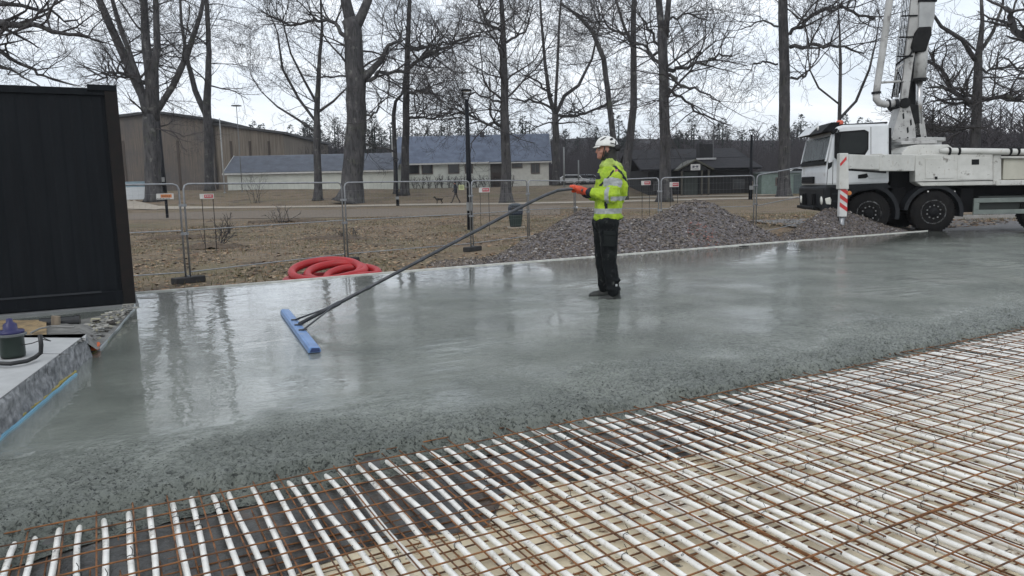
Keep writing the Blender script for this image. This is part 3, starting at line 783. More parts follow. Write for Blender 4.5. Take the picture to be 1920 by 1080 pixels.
def jm(c, n_):
    z = c.z
    # sleeve near side
    ds_ = (c-sh_n).dot(axn); perp = (c-sh_n-axn*ds_).length
    if c.y < -.17:
        if .075 < ds_ < .165 and perp < .12 and c.x > el_n.x-.12: return 1
        df = (c-el_n).dot(fan); pf = (c-el_n-fan*df).length
        if .02 < df < .075 and pf < .10: return 1
    df = (c-wr_n).dot((wr_n-el_n).normalized())
    if df > -.035 and (c-wr_n).length < .10: return 2
    df = (c-wr_f).dot((wr_f-el_f).normalized())
    if df > -.035 and (c-wr_f).length < .10: return 2
    # torso zones
    zt = .963
    if z < .895+.02*(c.x > 0)-.0: return 2
    if .985 < z < 1.045: return 1
    if 1.13 < z < 1.175 and c.x > -.02: return 1
    if z > 1.0 and z < 1.42 and abs(c.x-(-.055)) < .018 and c.y < -.12 and z < 1.12: return 2
    # shoulder piping, dark band running over the shoulder to the back
    t_ = (c.x-.03)/.14
    if 1.33 < z < 1.52 and abs((z-1.50)+(c.x-.05)*1.05) < .020 and c.x > .02: return 2
    if 1.30 < z < 1.47 and abs((z-1.47)-(c.x-.03)*1.2) < .016 and c.x <= .03: return 2
    if 1.37 < z < 1.45 and c.x < -.11: return 2
    if z > 1.515: return 3
    return 0
jk = blob(jc, je, .0085, 'jacket', [MHV, MRF, MNV, M('hi_vis_pale', (.42, .55, .12), (.25, .33, .08), rough=.7, scale=18, bump=.01, bscale=20)], worker, 4, jm)
tex = bpy.data.textures.new('folds', 'CLOUDS'); tex.noise_scale = .075; tex.noise_depth = 2
dm = jk.modifiers.new('folds', 'DISPLACE'); dm.texture = tex; dm.strength = .045; dm.mid_level = .5
dm2 = tro.modifiers.new('folds', 'DISPLACE'); dm2.texture = tex; dm2.strength = .022; dm2.mid_level = .5
# gloves with separate fingers
for hcps, nm in ((hc_n, 0), (hc_f, 1)):
    blob([(a, b, r0*1.28+.002, r1*1.28+.002) for a, b, r0, r1 in hcps[1:]]+[(hcps[0][0].lerp(hcps[0][1], .3), hcps[0][1], .038, .038)], [], .0045, 'glove', MOG, worker, 2)
# helmet
he = Vector((hx+.012, 0, hz+.055))
mb = MB()
nu, nv = 36, 14; rowsH = []
for k in range(nv+1):
    a = math.pi/2*k/nv
    for j in range(nu):
        b = 2*math.pi*j/nu
        rx = .132 if math.cos(b) < 0 else .140
        ridge = 1+.02*math.cos(6*b)*math.sin(a)
        x = rx*math.cos(b)*math.cos(a)*ridge; y = .108*math.sin(b)*math.cos(a)*ridge; z = .118*math.sin(a)*(1.0)
        low = -.010-.028*max(0, math.cos(b))*(1-a/1.57)
        mb.v.append((x, y, z+low))
for k in range(nv):
    for j in range(nu):
        j2 = (j+1) % nu; mb.f.append([k*nu+j, k*nu+j2, (k+1)*nu+j2, (k+1)*nu+j]); mb.m.append(0)
hm = mb.build('helmet', MHM, worker, smooth=True); hm.location = he
sd = hm.modifiers.new('thick', 'SOLIDIFY'); sd.thickness = .006
mb = MB()
for j in range(13):
    a = math.pi-.9+1.8*j/12; mb.v.append((.134*math.cos(a), .110*math.sin(a), -.010)); mb.v.append((.160*math.cos(a), .112*math.sin(a), -.022))
for j in range(12): mb.f.append([2*j, 2*j+2, 2*j+3, 2*j+1]); mb.m.append(0)
br = mb.build('peak', MHM, worker, smooth=True); br.location = he; sd = br.modifiers.new('thick', 'SOLIDIFY'); sd.thickness = .005
mb = MB()
def hs(b, a, k=1.012):
    rx = .132 if math.cos(b) < 0 else .140
    rg_ = 1+.02*math.cos(6*b)*math.sin(a)
    return Vector((rx*math.cos(b)*math.cos(a)*rg_*k, .108*math.sin(b)*math.cos(a)*rg_*k, .118*math.sin(a)*k-.010-.028*max(0, math.cos(b))*(1-a/1.57)))
for sgn in (-1, 1):
    for (b0, a0, b1, a1, w_) in [(2.35, .55, 1.75, .95, .10), (1.35, .62, .85, .85, .13), (.9, .25, .6, .6, .10)]:
        B = [hs(sgn*lerp(b0, b1, t_), lerp(a0, a1, t_)+dd*w_*math.sin(math.pi*(.15+.7*t_))) for dd in (-1, 1) for t_ in (0, .25, .5, .75, 1)]
        o_b = len(mb.v); mb.v += [tuple(q) for q in B]
        for i in range(4): mb.f.append([o_b+i, o_b+i+1, o_b+6+i, o_b+5+i]); mb.m.append(0)
ov = mb.build('vent', MDK, hm)
sd = ov.modifiers.new('thick', 'SOLIDIFY'); sd.thickness = .003; sd.offset = 1
# ear muffs tipped back
for sgn in (-1, 1):
    mb = MB(); ax = Matrix.Rotation(math.pi/2, 3, 'X')
    mb.lathe([(.0, -.020), (.034, -.018), (.038, 0), (.034, .018), (0, .020)], (hx+.125, sgn*.098, hz+.020), 18, ax)
    mb.tube([(hx+.125, sgn*.108, hz+.03), (hx+.09, sgn*.116, hz+.06), (hx+.04, sgn*.113, hz+.075)], .006, 6)
    mb.build('ear_muff', MDK, worker, smooth=True)
mb = MB()
for sgn in (-1, 1):
    mb.tube([(hx-.02, sgn*.095, hz+.04), (hx-.035, sgn*.085, hz-.03), (hx-.05, sgn*.05, hz-.095), (hx-.055, 0, hz-.112)], .006, 6)
    mb.tube([(hx+.06, sgn*.100, hz+.03), (hx+.0, sgn*.088, hz-.05), (hx-.045, sgn*.06, hz-.09)], .006, 6)
mb.build('chin_strap', MDK, worker)
# ---- float handle: from the blade up to the hands
hpn = WL+hd_n+V3(-.02, 0, -.005); hpf = WL+hd_f+V3(-.02, 0, -.005)
mid_h = (hpn+hpf)/2
endp = WL+wp(1098, 352, -.10)
a0 = fo+fx*.02+Vector((0, 0, .060))
bend = D(1010, 371, lerp(mid_h.y, a0.y, .16))
h1 = D(1046, 357, lerp(mid_h.y, a0.y, .08))
pts = [endp, hpn, hpf, h1, bend.lerp(h1, .35), bend, bend.lerp(a0, .06), a0]
pts = [hpn+(hpn-hpf)*.7, hpn, hpf, h1, bend.lerp(h1, .3), bend.lerp(a0, .05), bend.lerp(a0, .5), a0]
MB().tube([q-fo for q in pts], .0175, 12).build('handle', MST, fe, smooth=True)
for t_ in (.52, .74):
    q = bend.lerp(a0, t_)-fo; q2 = bend.lerp(a0, t_+.012)-fo; MB().tube([q, q2], .022, 12).build('handle_joint', MST, fe)
jn = bend.lerp(a0, .87)-fo
MB().tube([bend.lerp(a0, .85)-fo, bend.lerp(a0, .90)-fo], .024, 10).build('collar', MST, fe)
for sgn in (-1, 1):
    q = fd*(sgn*.30)+fx*.02+Vector((0, 0, .056))
    MB().tube([jn, q], .0085, 8).build('brace', MST, fe, smooth=True)
    MB().box(q+Vector((0, 0, .004)), (.075, .026, .010), Matrix.Rotation(math.atan2(fx.y, fx.x), 3, 'Z')).build('bracket', MST, fe)
MB().box(a0-fo+Vector((0, 0, -.002)), (.08, .035, .012), Matrix.Rotation(math.atan2(fx.y, fx.x), 3, 'Z')).build('bracket', MST, fe)
# ---- far walker and dog
def walker(u_, v_, Yd):
    P = D(u_, v_, Yd); P.z = gz(P.x, P.y)+.03
    st = .30
    caps = [((0, -.06, .88), (-.16, -.07, .47), .085, .062), ((-.16, -.07, .47), (-.33, -.07, .08), .058, .045), ((-.33, -.07, .06), (-.46, -.07, .05), .045, .035),
            ((0, .06, .88), (.12, .07, .48), .085, .062), ((.12, .07, .48), (.34, .07, .10), .058, .045), ((.34, .07, .08), (.24, .07, .02), .045, .035),
            ((0, 0, .9), (-.02, 0, 1.38), .14, .15), ((-.02, 0, 1.38), (-.03, 0, 1.55), .09, .06),
            ((-.02, -.18, 1.38), (.08, -.22, 1.12), .06, .05), ((.08, -.22, 1.12), (-.06, -.22, .92), .048, .035), ((-.02, .18, 1.38), (-.1, .22, 1.12), .06, .05), ((-.1, .22, 1.12), (-.26, .2, .98), .048, .035)]
    ell = [((-.04, 0, 1.64), (.09, .078, .115)), ((-.13, 0, 1.62), (.018, .014, .025)), ((-.06, -.22, .86), (.03, .02, .05)), ((-.29, .2, .95), (.05, .02, .03))]
    w = blob(caps, ell, .02, 'person', [MNV, M('walker_trousers', (.05, .04, .035)), MSK], None, 2, lambda c, n_: 2 if (c.z > 1.56 and c.x < 0) else (1 if c.z < .85 else 0), origin=P)
    w.rotation_euler.z = -.1
    tag(w, 'distant person in dark clothes walking a dog along the park path', 'person')
    cap_ = blob([], [((-.03, 0, 1.69), (.105, .09, .085))], .015, 'hood', MNV, w, 1)
    return P
WP = walker(855, 382.2, 62)
dp = D(824, 381.5, 62); dp.z = gz(dp.x, dp.y)+.03
caps = [((-.22, 0, .36), (.2, 0, .34), .105, .085), ((-.22, 0, .38), (-.36, 0, .50), .065, .05)]
for x, kx in ((-.2, .02), (.2, .05)):
    for y in (-.06, .06):
        if x > 0: caps += [((x, y, .32), (x-.05, y, .2), .055, .035), ((x-.05, y, .2), (x+.05, y, .12), .032, .022), ((x+.05, y, .12), (x+.03, y, .02), .022, .02)]
        else: caps += [((x, y, .32), (x+.02, y, .17), .045, .028), ((x+.02, y, .17), (x, y, .02), .024, .02)]
        caps += [((x+(.03 if x > 0 else 0), y, .02), (x-.03, y, .015), .022, .018)]
caps += [((.25, 0, .38), (.38, 0, .48), .025, .015)]
dog = blob(caps, [((-.40, 0, .53), (.075, .055, .06)), ((-.49, 0, .51), (.055, .03, .028)), ((-.36, -.045, .58), (.02, .012, .04)), ((-.36, .045, .58), (.02, .012, .04))], .014, 'dog', M('dark_fur', (.02, .016, .012), rough=.9), None, 1, origin=dp)
dog.rotation_euler.z = -.1
tag(dog, 'small dark dog walking ahead of the distant walker', 'dog')
# ================================================================ gravel heaps
MGV = M('crushed_stone', (.16, .145, .145), (.06, .054, .056), rough=.9, scale=16, detail=9, bump=.008, bscale=60)
MS1 = [M('stone_grey', (.20, .172, .145), rough=.85), M('stone_dark', (.058, .050, .045), rough=.8), M('stone_purple', (.13, .105, .088), rough=.85), M('stone_pale', (.36, .34, .32), rough=.8), M('stone_red', (.26, .13, .11), rough=.8)]
def heap(cones, bounds, label, nst, seed, org, red=None):
    r_ = random.Random(seed); x0, x1, y0, y1 = bounds
    def hz(x, y):
        h = -9
        for (cx, cy, H, Rr, ex) in cones:
            d = math.hypot((x-cx)/ex, y-cy)/Rr
            d *= 1+.12*nn(Vector((x*.8, y*.8, H)))
            hh = H*(1-d) if d > .18 else H*(1-.09-d*d*2.5)
            h = max(h, hh) if h < hh-.15 or hh < h-.15 else max(h, hh)+.02
        return h+.05*nn(Vector((x*2.2, y*2.2, 0)))+.03*nn(Vector((x*6, y*6, 1)))
    e = empty('gravel_heap', org, label, 'gravel heap', 'heaps of crushed stone behind the slab')
    def zt(x, y):
        a, b = uv(Vector((x, y, 0))); lim = -.03+max(0, b-backV(a)-.05)*.85
        return min(gz(x, y)-.02+max(-.05, hz(x, y)), lim+.03*nn(Vector((x*3, y*3, 4))))
    def keep(x, y):
        a, b = uv(Vector((x, y, 0))); return b > backV(a)+.05 and hz(x, y) > -.5
    st = .05; xs = [x0+st*i for i in range(int((x1-x0)/st))]; ys = [y0+st*i for i in range(int((y1-y0)/st))]
    grid(xs, ys, lambda x, y: zt(x, y)+.012*nn(Vector((x*23, y*23, 0))), keep).build('heap', MGV, e, origin=org, smooth=False)
    mb = MB(); c = 0; tries = 0
    while c < nst and tries < nst*8:
        tries += 1
        x = r_.uniform(x0, x1); y = r_.uniform(y0, y1)
        if not keep(x, y): 
            if r_.random() > .02: continue
        h = hz(x, y)
        if h < -.3 and r_.random() > .25: continue
        a_, b_ = uv(Vector((x, y, 0)))
        if b_ < backV(a_)+.06: continue
        # skip far faces that never show
        s_ = r_.choice([.011, .014, .018, .022, .03])*r_.uniform(.8, 1.3)
        z = (zt(x, y) if h > -.05 else gz(x, y)+.01)+s_*.3
        mb.mi = 4 if (red and math.hypot(x-red[0], y-red[1]) < red[2]*r_.random()**.3 and r_.random() < .3) else r_.choice([0, 0, 1, 1, 2, 2, 2, 3 if r_.random() < .4 else 0])
        vs = []
        for dx, dy, dz in ((1,0,0), (-1,0,0), (0,1,0), (0,-1,0), (0,0,1), (0,0,-1)):
            k = s_*r_.uniform(.6, 1.25); vs.append((x+dx*k+r_.uniform(-.3, .3)*s_, y+dy*k+r_.uniform(-.3, .3)*s_, z+dz*k*.75))
        mb.add(vs, [(0,2,4), (2,1,4), (1,3,4), (3,0,4), (2,0,5), (1,2,5), (3,1,5), (0,3,5)]); c += 1
    o = mb.build('loose_stones', MS1, e, origin=org, fix=False); o['kind'] = 'stuff'
rd = D(1318, 458, 15.6)
heap([(1.75, 15.9, 1.36, 2.55, 1.05), (4.15, 17.0, 1.50, 2.7, 1.0), (2.9, 16.3, 1.12, 2.1, 1.2), (.6, 15.2, .55, 1.9, 1.2), (5.0, 17.4, .55, 1.9, 1.0)], (-1.9, 7.4, 12.2, 20), 'long double-humped heap of grey-purple crushed stone behind the slab edge', 30000, 5, Vector((3, 16.5, -.42)), (rd.x, rd.y, .45))
heap([(7.72, 18.0, .95, 1.45, 1.35), (6.7, 17.9, .45, 1.2, 1.1), (9.0, 18.1, .35, 1.0, 1.2)], (4.6, 10.6, 15.6, 19.7), 'small low heap of purple crushed stone in front of the truck', 12000, 6, Vector((7.7, 18.0, -.3)))
# scattered grit and leaves over the near ground strip
def scatter(n_, region, mats, size, seed, name, label, cat, flat=False, avoid=True):
    r_ = random.Random(seed); mb = MB()
    c = 0
    while c < n_:
        u0, u1, v0, v1 = region; U_ = r_.uniform(u0, u1); V_ = v0+(v1-v0)*r_.random()**1.3
        q = UV(U_, V_)
        a_, b_ = uv(q)
        if b_ < backV(a_)+.06: c += 1; continue
        if -5 < q.x < -1.2 and False: continue
        if flat and nn(Vector((q.x*.5, q.y*.5, 8)))+.4*nn(Vector((q.x*2, q.y*2, 8))) < r_.uniform(-.5, .25): c += 1; continue
        z = gz(q.x, q.y)+.012; s_ = r_.uniform(*size); an = r_.uniform(0, 6.28); mb.mi = r_.randrange(len(mats))
        ca_, sa_ = math.cos(an)*s_, math.sin(an)*s_; tl = r_.uniform(-.4, .4)*s_
        if flat:
            mb.add([(q.x-ca_, q.y-sa_, z+tl), (q.x+sa_*.6, q.y-ca_*.6, z), (q.x+ca_, q.y+sa_, z+abs(tl)), (q.x-sa_*.6, q.y+ca_*.6, z+.01)], [(0, 1, 2, 3)])
        else:
            mb.add([(q.x-s_, q.y, z), (q.x, q.y-s_, z), (q.x+s_, q.y, z), (q.x, q.y+s_, z), (q.x, q.y, z+s_)], [(0,1,4), (1,2,4), (2,3,4), (3,0,4)])
        c += 1
    o = mb.build(name, mats, fix=False); tag(o, label, cat, kind='stuff'); return o
scatter(7000, (-3, 13, 10.4, 14), MS1[:4], (.012, .03), 21, 'loose_gravel', 'loose grey gravel on the ground between slab and fence', 'gravel')
ML = [M('leaf_brown', (.17, .095, .05)), M('leaf_tan', (.33, .24, .15)), M('leaf_dark', (.045, .030, .02)), M('leaf_ochre', (.24, .145, .07))]
scatter(42000, (-8, 26, 12.2, 40), ML, (.035, .085), 22, 'fallen_leaves', 'brown fallen oak leaves covering the park ground', 'fallen leaves', flat=True)
MGS = [M('dry_grass', (.17, .14, .07)), M('dull_green_grass', (.07, .085, .03))]
r_ = random.Random(5); mb = MB()
for i in range(34000):
    U_ = r_.uniform(-8, 28); V_ = 13+27*r_.random()**1.2; q = UV(U_, V_)
    if nn(Vector((q.x*.35, q.y*.35, 3))) < -.05: continue
    z = gz(q.x, q.y); h = r_.uniform(.04, .12); w = .008; an = r_.uniform(0, 3.14); mb.mi = 0 if r_.random() < .7 else 1
    mb.add([(q.x-w*math.cos(an), q.y-w*math.sin(an), z), (q.x+w*math.cos(an), q.y+w*math.sin(an), z), (q.x+r_.uniform(-.05, .05), q.y+r_.uniform(-.05, .05), z+h)], [(0, 1, 2)])
tag(mb.build('winter_grass', MGS, fix=False), 'short dull winter grass between the leaves beyond the fence', 'grass', kind='stuff')

# ================================================================ mesh fence
MFT = M('galvanised_tube', (.30, .31, .32), (.22, .23, .24), rough=.45, scale=12, metal=.5)
MFW = M('fence_wire', (.26, .27, .28), rough=.5, metal=.4)
MRU = M('fence_foot_block', (.035, .034, .034), (.02, .02, .02), rough=.85, scale=10)
def panel(P, Q, label, H=1.83, mid=True, round_=.10, tw=.019):
    P = Vector(P); Q = Vector(Q); e = empty('site_fence', P, label, 'fence', 'site fence panels')
    d = Q-P; Lp = d.length; d = d.normalized(); z = Vector((0, 0, 1))
    c = round_; q = lambda a, b: d*a+z*b
    lo = .12
    path = [q(0, -.02), q(0, H-c), q(c*.3, H-c*.3), q(c, H), q(Lp-c, H), q(Lp-c*.3, H-c*.3), q(Lp, H-c), q(Lp, -.02)]
    MB().tube(path, tw, 8).build('frame', MFT, e, smooth=True)
    MB().tube([q(0, lo), q(Lp, lo)], .013, 6).build('rail', MFT, e)
    if mid: MB().tube([q(0, H*.51), q(Lp, H*.51)], .013, 6).build('rail', MFT, e)
    mb = MB(); k = int(Lp/.10)
    for i in range(1, k): mb.tube([q(Lp*i/k, lo), q(Lp*i/k, H-.02)], .0011, 3, cap=False)
    for j in range(1, 9): mb.tube([q(0, lo+(H-lo)*j/9), q(Lp, lo+(H-lo)*j/9)], .0011, 3, cap=False)
    mb.build('wire_mesh', MFW, e)
    return e
FP = [Vector((-10.2, 12.4, 0)), G(354, 531, -.42), G(650, 493, -.42), G(886, 471, -.42)]
FP += [Vector((.55, 23.2, 0)), Vector((2.2, 25.6, 0)), Vector((4.38, 22.0, 0)), Vector((7.25, 22.2, 0)), Vector((9.9, 23.6, 0)), Vector((13.2, 24.6, 0))]
for q in FP: q.z = gz(q.x, q.y)+.10
FP[7].z = -.33; FP[6].z = -.34; FP[5].z = -.36
labs = ['site fence panel at far left, half hidden by the black container', 'site fence panel in front of the orange sign, left of the red hose', 'site fence panel with rounded corners in front of the lamp post and walker', 'site fence panel in front of the green bin',
        'site fence panel behind the end of the float handle', 'site fence panel hidden behind the worker', 'site fence panel rising behind the long gravel heap', 'site fence panel between the straight tree and the truck cab', 'site fence panel behind the truck']
for i in range(len(FP)-1):
    a, b = FP[i], FP[i+1]; d = (b-a).normalized()*.045
    panel(a+d, b-d, labs[i])
flab = ['black ballast block at the base of the post left of the sign', 'black ballast block behind the red hose', 'black ballast block below the lamp post beside the gravel']
for i, q in enumerate(FP[1:-2]):
    d = (FP[i+2]-FP[i+1]).normalized(); nr = Vector((-d.y, d.x, 0))
    z0 = gz(q.x, q.y); e = empty('ballast_block', (q.x, q.y, z0), (flab+['black ballast block behind the float handle', 'black ballast block behind the worker', 'black ballast block behind the long gravel heap', 'black ballast block between the two gravel heaps'])[i], 'ballast block', 'ballast blocks under the fence')
    rm = Matrix.Rotation(math.atan2(d.y, d.x)+(.0), 3, 'Z')
    MB().box((0, 0, .065), (.62, .22, .13), rm).build('block', MRU, e, bevel=.02)
    MB().tube([Vector((0, 0, .13)), Vector((0, 0, .16))], .03, 8).build('socket', MFT, e)
    for zz in (.97, 1.52): MB().box((0, 0, zz), (.13, .07, .05), rm).build('clamp', MFT, e)

# ================================================================ trees
MBR = M('bark', (.095, .092, .092), (.040, .039, .042), rough=.95, scale=2.2, detail=9, bump=.05, bscale=7, stretch=(1, 1, .35), spec=.2)
overlay(MBR, .9, .56, .7, (.080, .086, .066), detail=5)
overlay(MBR, 3.2, .52, .62, (.030, .028, .029), detail=8, stretch=(2.2, 2.2, .35), loc=(3, 1, 0))
overlay(MBR, 1.6, .6, .68, (.15, .15, .14), detail=8, loc=(8, 1, 3))
MTW = M('twig_bark', (.072, .066, .064), (.045, .042, .043), rough=.95, spec=.1)
def limb(mb, rng, p, d, L_, r, lvl, mx, step, prm):
    """one crooked branch and everything that grows from it"""
    n_ = max(3, min(9, int(L_/step))); pts = [p.copy()]; rad = [r]; dirs = [d.copy()]
    seg = L_/n_; k = prm['crook']*(1 if lvl < 2 else 1.15)
    for i in range(n_):
        d = (d+Vector((rng.gauss(0, k), rng.gauss(0, k), rng.gauss(0, k*.8)+prm['up']*(.5 if lvl < 2 else .25)))).normalized()
        p = p+d*seg; pts.append(p.copy()); dirs.append(d.copy()); rad.append(max(prm['rmin'], r*(1-.72*(i+1)/n_)))
    mb.tube(pts, rad, 6 if lvl == 0 else (4 if lvl == 1 else 3), cap=False)
    if lvl >= mx: return
    nc = prm['kids'][lvl]; nc = max(2, int(nc*min(1.3, L_/prm['len'][lvl])+rng.random()))
    for c in range(nc):
        t_ = lerp(.18, 1.0, ((c+rng.random())/nc)); i = min(n_-1, int(t_*n_)); f = t_*n_-i
        q = pts[i].lerp(pts[i+1], min(1, f)); dd = dirs[i+1]
        ax = dd.orthogonal().normalized(); ax.rotate(Matrix.Rotation(rng.uniform(0, 6.28), 3, dd))
        an = rng.uniform(.4, 1.05); nd = dd*math.cos(an)+ax*math.sin(an); nd.z += .10; nd.normalize()
        L2 = prm['len'][lvl+1]*rng.uniform(.55, 1.25)*(1.15-.5*t_); L2 = min(L2, L_*.85)
        limb(mb, rng, q, nd, L2, max(prm['rmin'], rad[i]*rng.uniform(.45, .68)), lvl+1, mx, step*.7, prm)
PRM = dict(crook=.19, up=.05, rmin=.0082, kids=[6, 5, 4, 3], len=[6.8, 3.8, 2.2, 1.25, .7])
def tree(name, Y, stems, label, seed, first=.25, dens=1.0, prm=None, size=1.0, jit=1.0, down=.0, mx=4, extra=(), sides=12, grp='bare trees along the park', flare=1.35, lift=None):
    rng = random.Random(seed); prm = dict(PRM, **(prm or {}))
    b = D(stems[0][0][0], stems[0][0][1], Y); b.z = gz(b.x, b.y)-.05
    e = empty(name, b, label, 'tree', grp)
    tr = MB(); cr_ = MB()
    for si, st in enumerate(stems):
        P = []; Rr = []; jy = 0
        for i, (u_, v_, w_) in enumerate(st):
            yy = Y + (0 if si == 0 else jit*(rng.uniform(-1, 1))*1.2*i/ max(1, len(st)-1)*2)
            q = D(u_, v_, yy)
            if si == 0 and i == 0: q = b.copy()
            P.append(q-b); Rr.append(w_*.43/FPX*Y)
        # resample with slight crooks
        PP = [P[0]]; RR = [Rr[0]*(flare if si == 0 else 1)]
        for i in range(len(P)-1):
            n_ = max(2, int((P[i+1]-P[i]).length/1.2))
            for j in range(1, n_+1):
                t_ = j/n_; q = P[i].lerp(P[i+1], t_)
                rr = lerp(Rr[i], Rr[i+1], t_)
                if si == 0 and i == 0 and q.z < .9: rr *= 1+(flare-1)*(1-q.z/.9)
                if j < n_: q = q+Vector((rng.uniform(-1, 1), rng.uniform(-1, 1), 0))*rr*.13
                PP.append(q); RR.append(rr)
        if si == 0:
            # root flare ring
            PP.insert(1, PP[0]+(PP[1]-PP[0])*.25); RR.insert(1, RR[0]*.86); RR[0] *= 1.1
        tr.tube(PP, RR, sides)
        # limbs along the stem
        tot = sum((PP[i+1]-PP[i]).length for i in range(len(PP)-1)); acc = 0
        f0 = first if si == 0 else .32
        nb = max(2, int(tot*.75*dens)); marks = sorted(rng.uniform(f0, 1.0) for _ in range(nb))
        mi = 0
        for i in range(len(PP)-1):
            sl_ = (PP[i+1]-PP[i]).length
            while mi < len(marks) and marks[mi]*tot <= acc+sl_:
                t_ = (marks[mi]*tot-acc)/sl_; q = PP[i].lerp(PP[i+1], t_); rr = lerp(RR[i], RR[i+1], t_)
                an = rng.uniform(0, 2*math.pi)
                lat = Vector((math.cos(an), math.sin(an)*.75, rng.uniform(-.05, .7)-down)).normalized()
                hfrac = marks[mi]
                LL = prm['len'][0]*size*rng.uniform(.65, 1.2)*(1.15-.45*hfrac)
                limb(cr_, rng, q, lat, LL, min(rr*rng.uniform(.18, .33), .09*size+.015), 0, mx, .75*size, prm)
                mi += 1
            acc += sl_
        # the stem's own end keeps forking
        dd = (PP[-1]-PP[-2]).normalized()
        for _ in range(3 if (si > 0 or st[-1][1] < 5) else 0):
            limb(cr_, rng, PP[-1], (dd+Vector((rng.uniform(-.5, .5), rng.uniform(-.5, .5), rng.uniform(0, .4)))).normalized(), prm['len'][0]*size*.9, RR[-1]*.75, 0, mx, .75*size, prm)
    for (path, w0, w1) in extra:      # big limbs drawn as in the photograph
        P = [D(u_, v_, Y+dy)-b for (u_, v_, dy) in path]; n_ = len(P)
        PP = [P[0]]
        for i in range(n_-1):
            k_ = 4
            for j in range(1, k_+1):
                q = P[i].lerp(P[i+1], j/k_)
                if j < k_: q = q+Vector((rng.gauss(0, .12), rng.gauss(0, .2), rng.gauss(0, .12)))*size
                PP.append(q)
        RR = [lerp(w0, w1, i/(len(PP)-1))*.5/FPX*Y for i in range(len(PP))]
        tr.tube(PP, RR, 7)
        for i in range(2, len(PP)):
            for _ in range(2 if dens > .5 else 1):
                dd = (PP[i]-PP[i-1]).normalized(); ax = Vector((rng.uniform(-1, 1), rng.uniform(-1, 1), rng.uniform(-.5, 1))).normalized()
                limb(cr_, rng, PP[i], (dd*.5+ax).normalized(), prm['len'][1]*size*rng.uniform(.7, 1.3), RR[i]*.55, 1, mx, .6*size, prm)
    tr.build('trunk', MBR, e, smooth=True, fix=False); cr_.build('crown', MTW, e, fix=False)
    return e
tree('oak_tree', 72, [[(290, 376, 34), (286, 320, 33), (283, 215, 31)], [(283, 225, 22), (268, 180, 20), (235, 110, 18), (195, 20, 15), (150, -90, 9)], [(283, 225, 20), (280, 130, 20), (272, 60, 17), (268, -40, 12), (262, -160, 7)], [(290, 225, 20), (289, 130, 17), (295, 90, 14), (292, 0, 11), (300, -120, 6)], [(297, 205, 13), (325, 160, 13), (352, 100, 12), (375, 30, 9), (395, -70, 5)], [(276, 195, 10), (258, 140, 10), (225, 50, 10), (205, -20, 7), (190, -90, 4)]],
     'thick multi-stemmed bare oak right of the black container, forking low', 101, dens=.62, first=.8, extra=[([(272, 155, 0), (240, 140, -1), (205, 135, -2), (185, 150, -3)], 9, 3), ([(345, 115, 0), (325, 150, 1), (308, 190, 1)], 5, 3)])
tree('oak_tree', 84, [[(393, 350, 19), (391, 260, 19), (388, 190, 16), (392, 100, 11), (388, 10, 9), (380, -100, 5)], [(386, 215, 13), (366, 170, 12), (350, 110, 9), (340, 40, 6), (335, -50, 4)]],
     'bare oak behind the signs, second from the left, with dense crooked crown', 102, dens=.85, first=.3, size=1.0)
tree('linden_tree', 70, [[(596, 374, 19), (595, 300, 16), (594, 210, 13), (598, 130, 9), (604, 50, 6), (600, -20, 3)], [(592, 228, 6), (560, 185, 6), (530, 130, 5), (520, 60, 3)], [(592, 190, 6), (570, 150, 5), (545, 100, 4), (530, 40, 3)], [(597, 210, 6), (625, 190, 5), (650, 165, 3)], [(596, 250, 6), (560, 225, 5), (520, 200, 4), (490, 172, 2)]],
     'slender bare tree with upswept branches left of the thickest trunk', 103, dens=.62, first=.35, size=.72, prm=dict(up=.16))
tree('oak_tree', 66, [[(655, 380, 56), (660, 330, 46), (668, 240, 43), (668, 160, 42), (662, 60, 38), (656, 36, 36)], [(660, 50, 26), (648, 0, 22), (640, -60, 18), (632, -150, 11)], [(665, 55, 22), (682, 20, 19), (697, -20, 16), (720, -110, 10)], [(678, 150, 22), (694, 135, 15), (716, 112, 12), (728, 85, 8), (752, 75, 5)]],
     'thickest bare oak trunk left of centre, forking high at the top edge', 104, dens=.45, first=.55, extra=[([(688, 150, 0), (720, 136, -1), (756, 134, -2)], 8, 5), ([(650, 70, 0), (620, 40, 1), (590, 38, 2), (545, 48, 2), (500, 30, 3)], 8, 3), ([(678, 219, 0), (700, 212, 0), (716, 190, 1), (708, 175, 1)], 5, 2)])
tree('linden_tree', 76, [[(742, 362, 10), (741, 290, 9), (738, 215, 9), (742, 190, 7), (755, 175, 5), (760, 120, 3)]],
     'thin bare tree standing close behind the left of a taller trunk', 105, dens=.5, first=.55, size=.5)
tree('oak_tree', 74, [[(758, 366, 19), (760, 300, 17), (762, 180, 14), (764, 90, 11), (768, 0, 8), (770, -90, 4)]],
     'tall bare oak left of the white house, limbs reaching far to the right', 106, dens=.8, first=.32, extra=[([(763, 128, 0), (790, 112, -1), (820, 95, -2), (850, 82, -2), (880, 75, -3)], 8, 3), ([(763, 95, 0), (800, 88, 1), (840, 82, 1), (900, 68, 2)], 6, 3), ([(762, 178, 0), (785, 170, -1), (810, 175, -2), (825, 190, -2)], 6, 3), ([(763, 222, 0), (800, 222, -1), (840, 212, -2), (890, 210, -2)], 5, 2), ([(740, 285, 0), (690, 270, 1), (650, 255, 2)], 4, 2)])
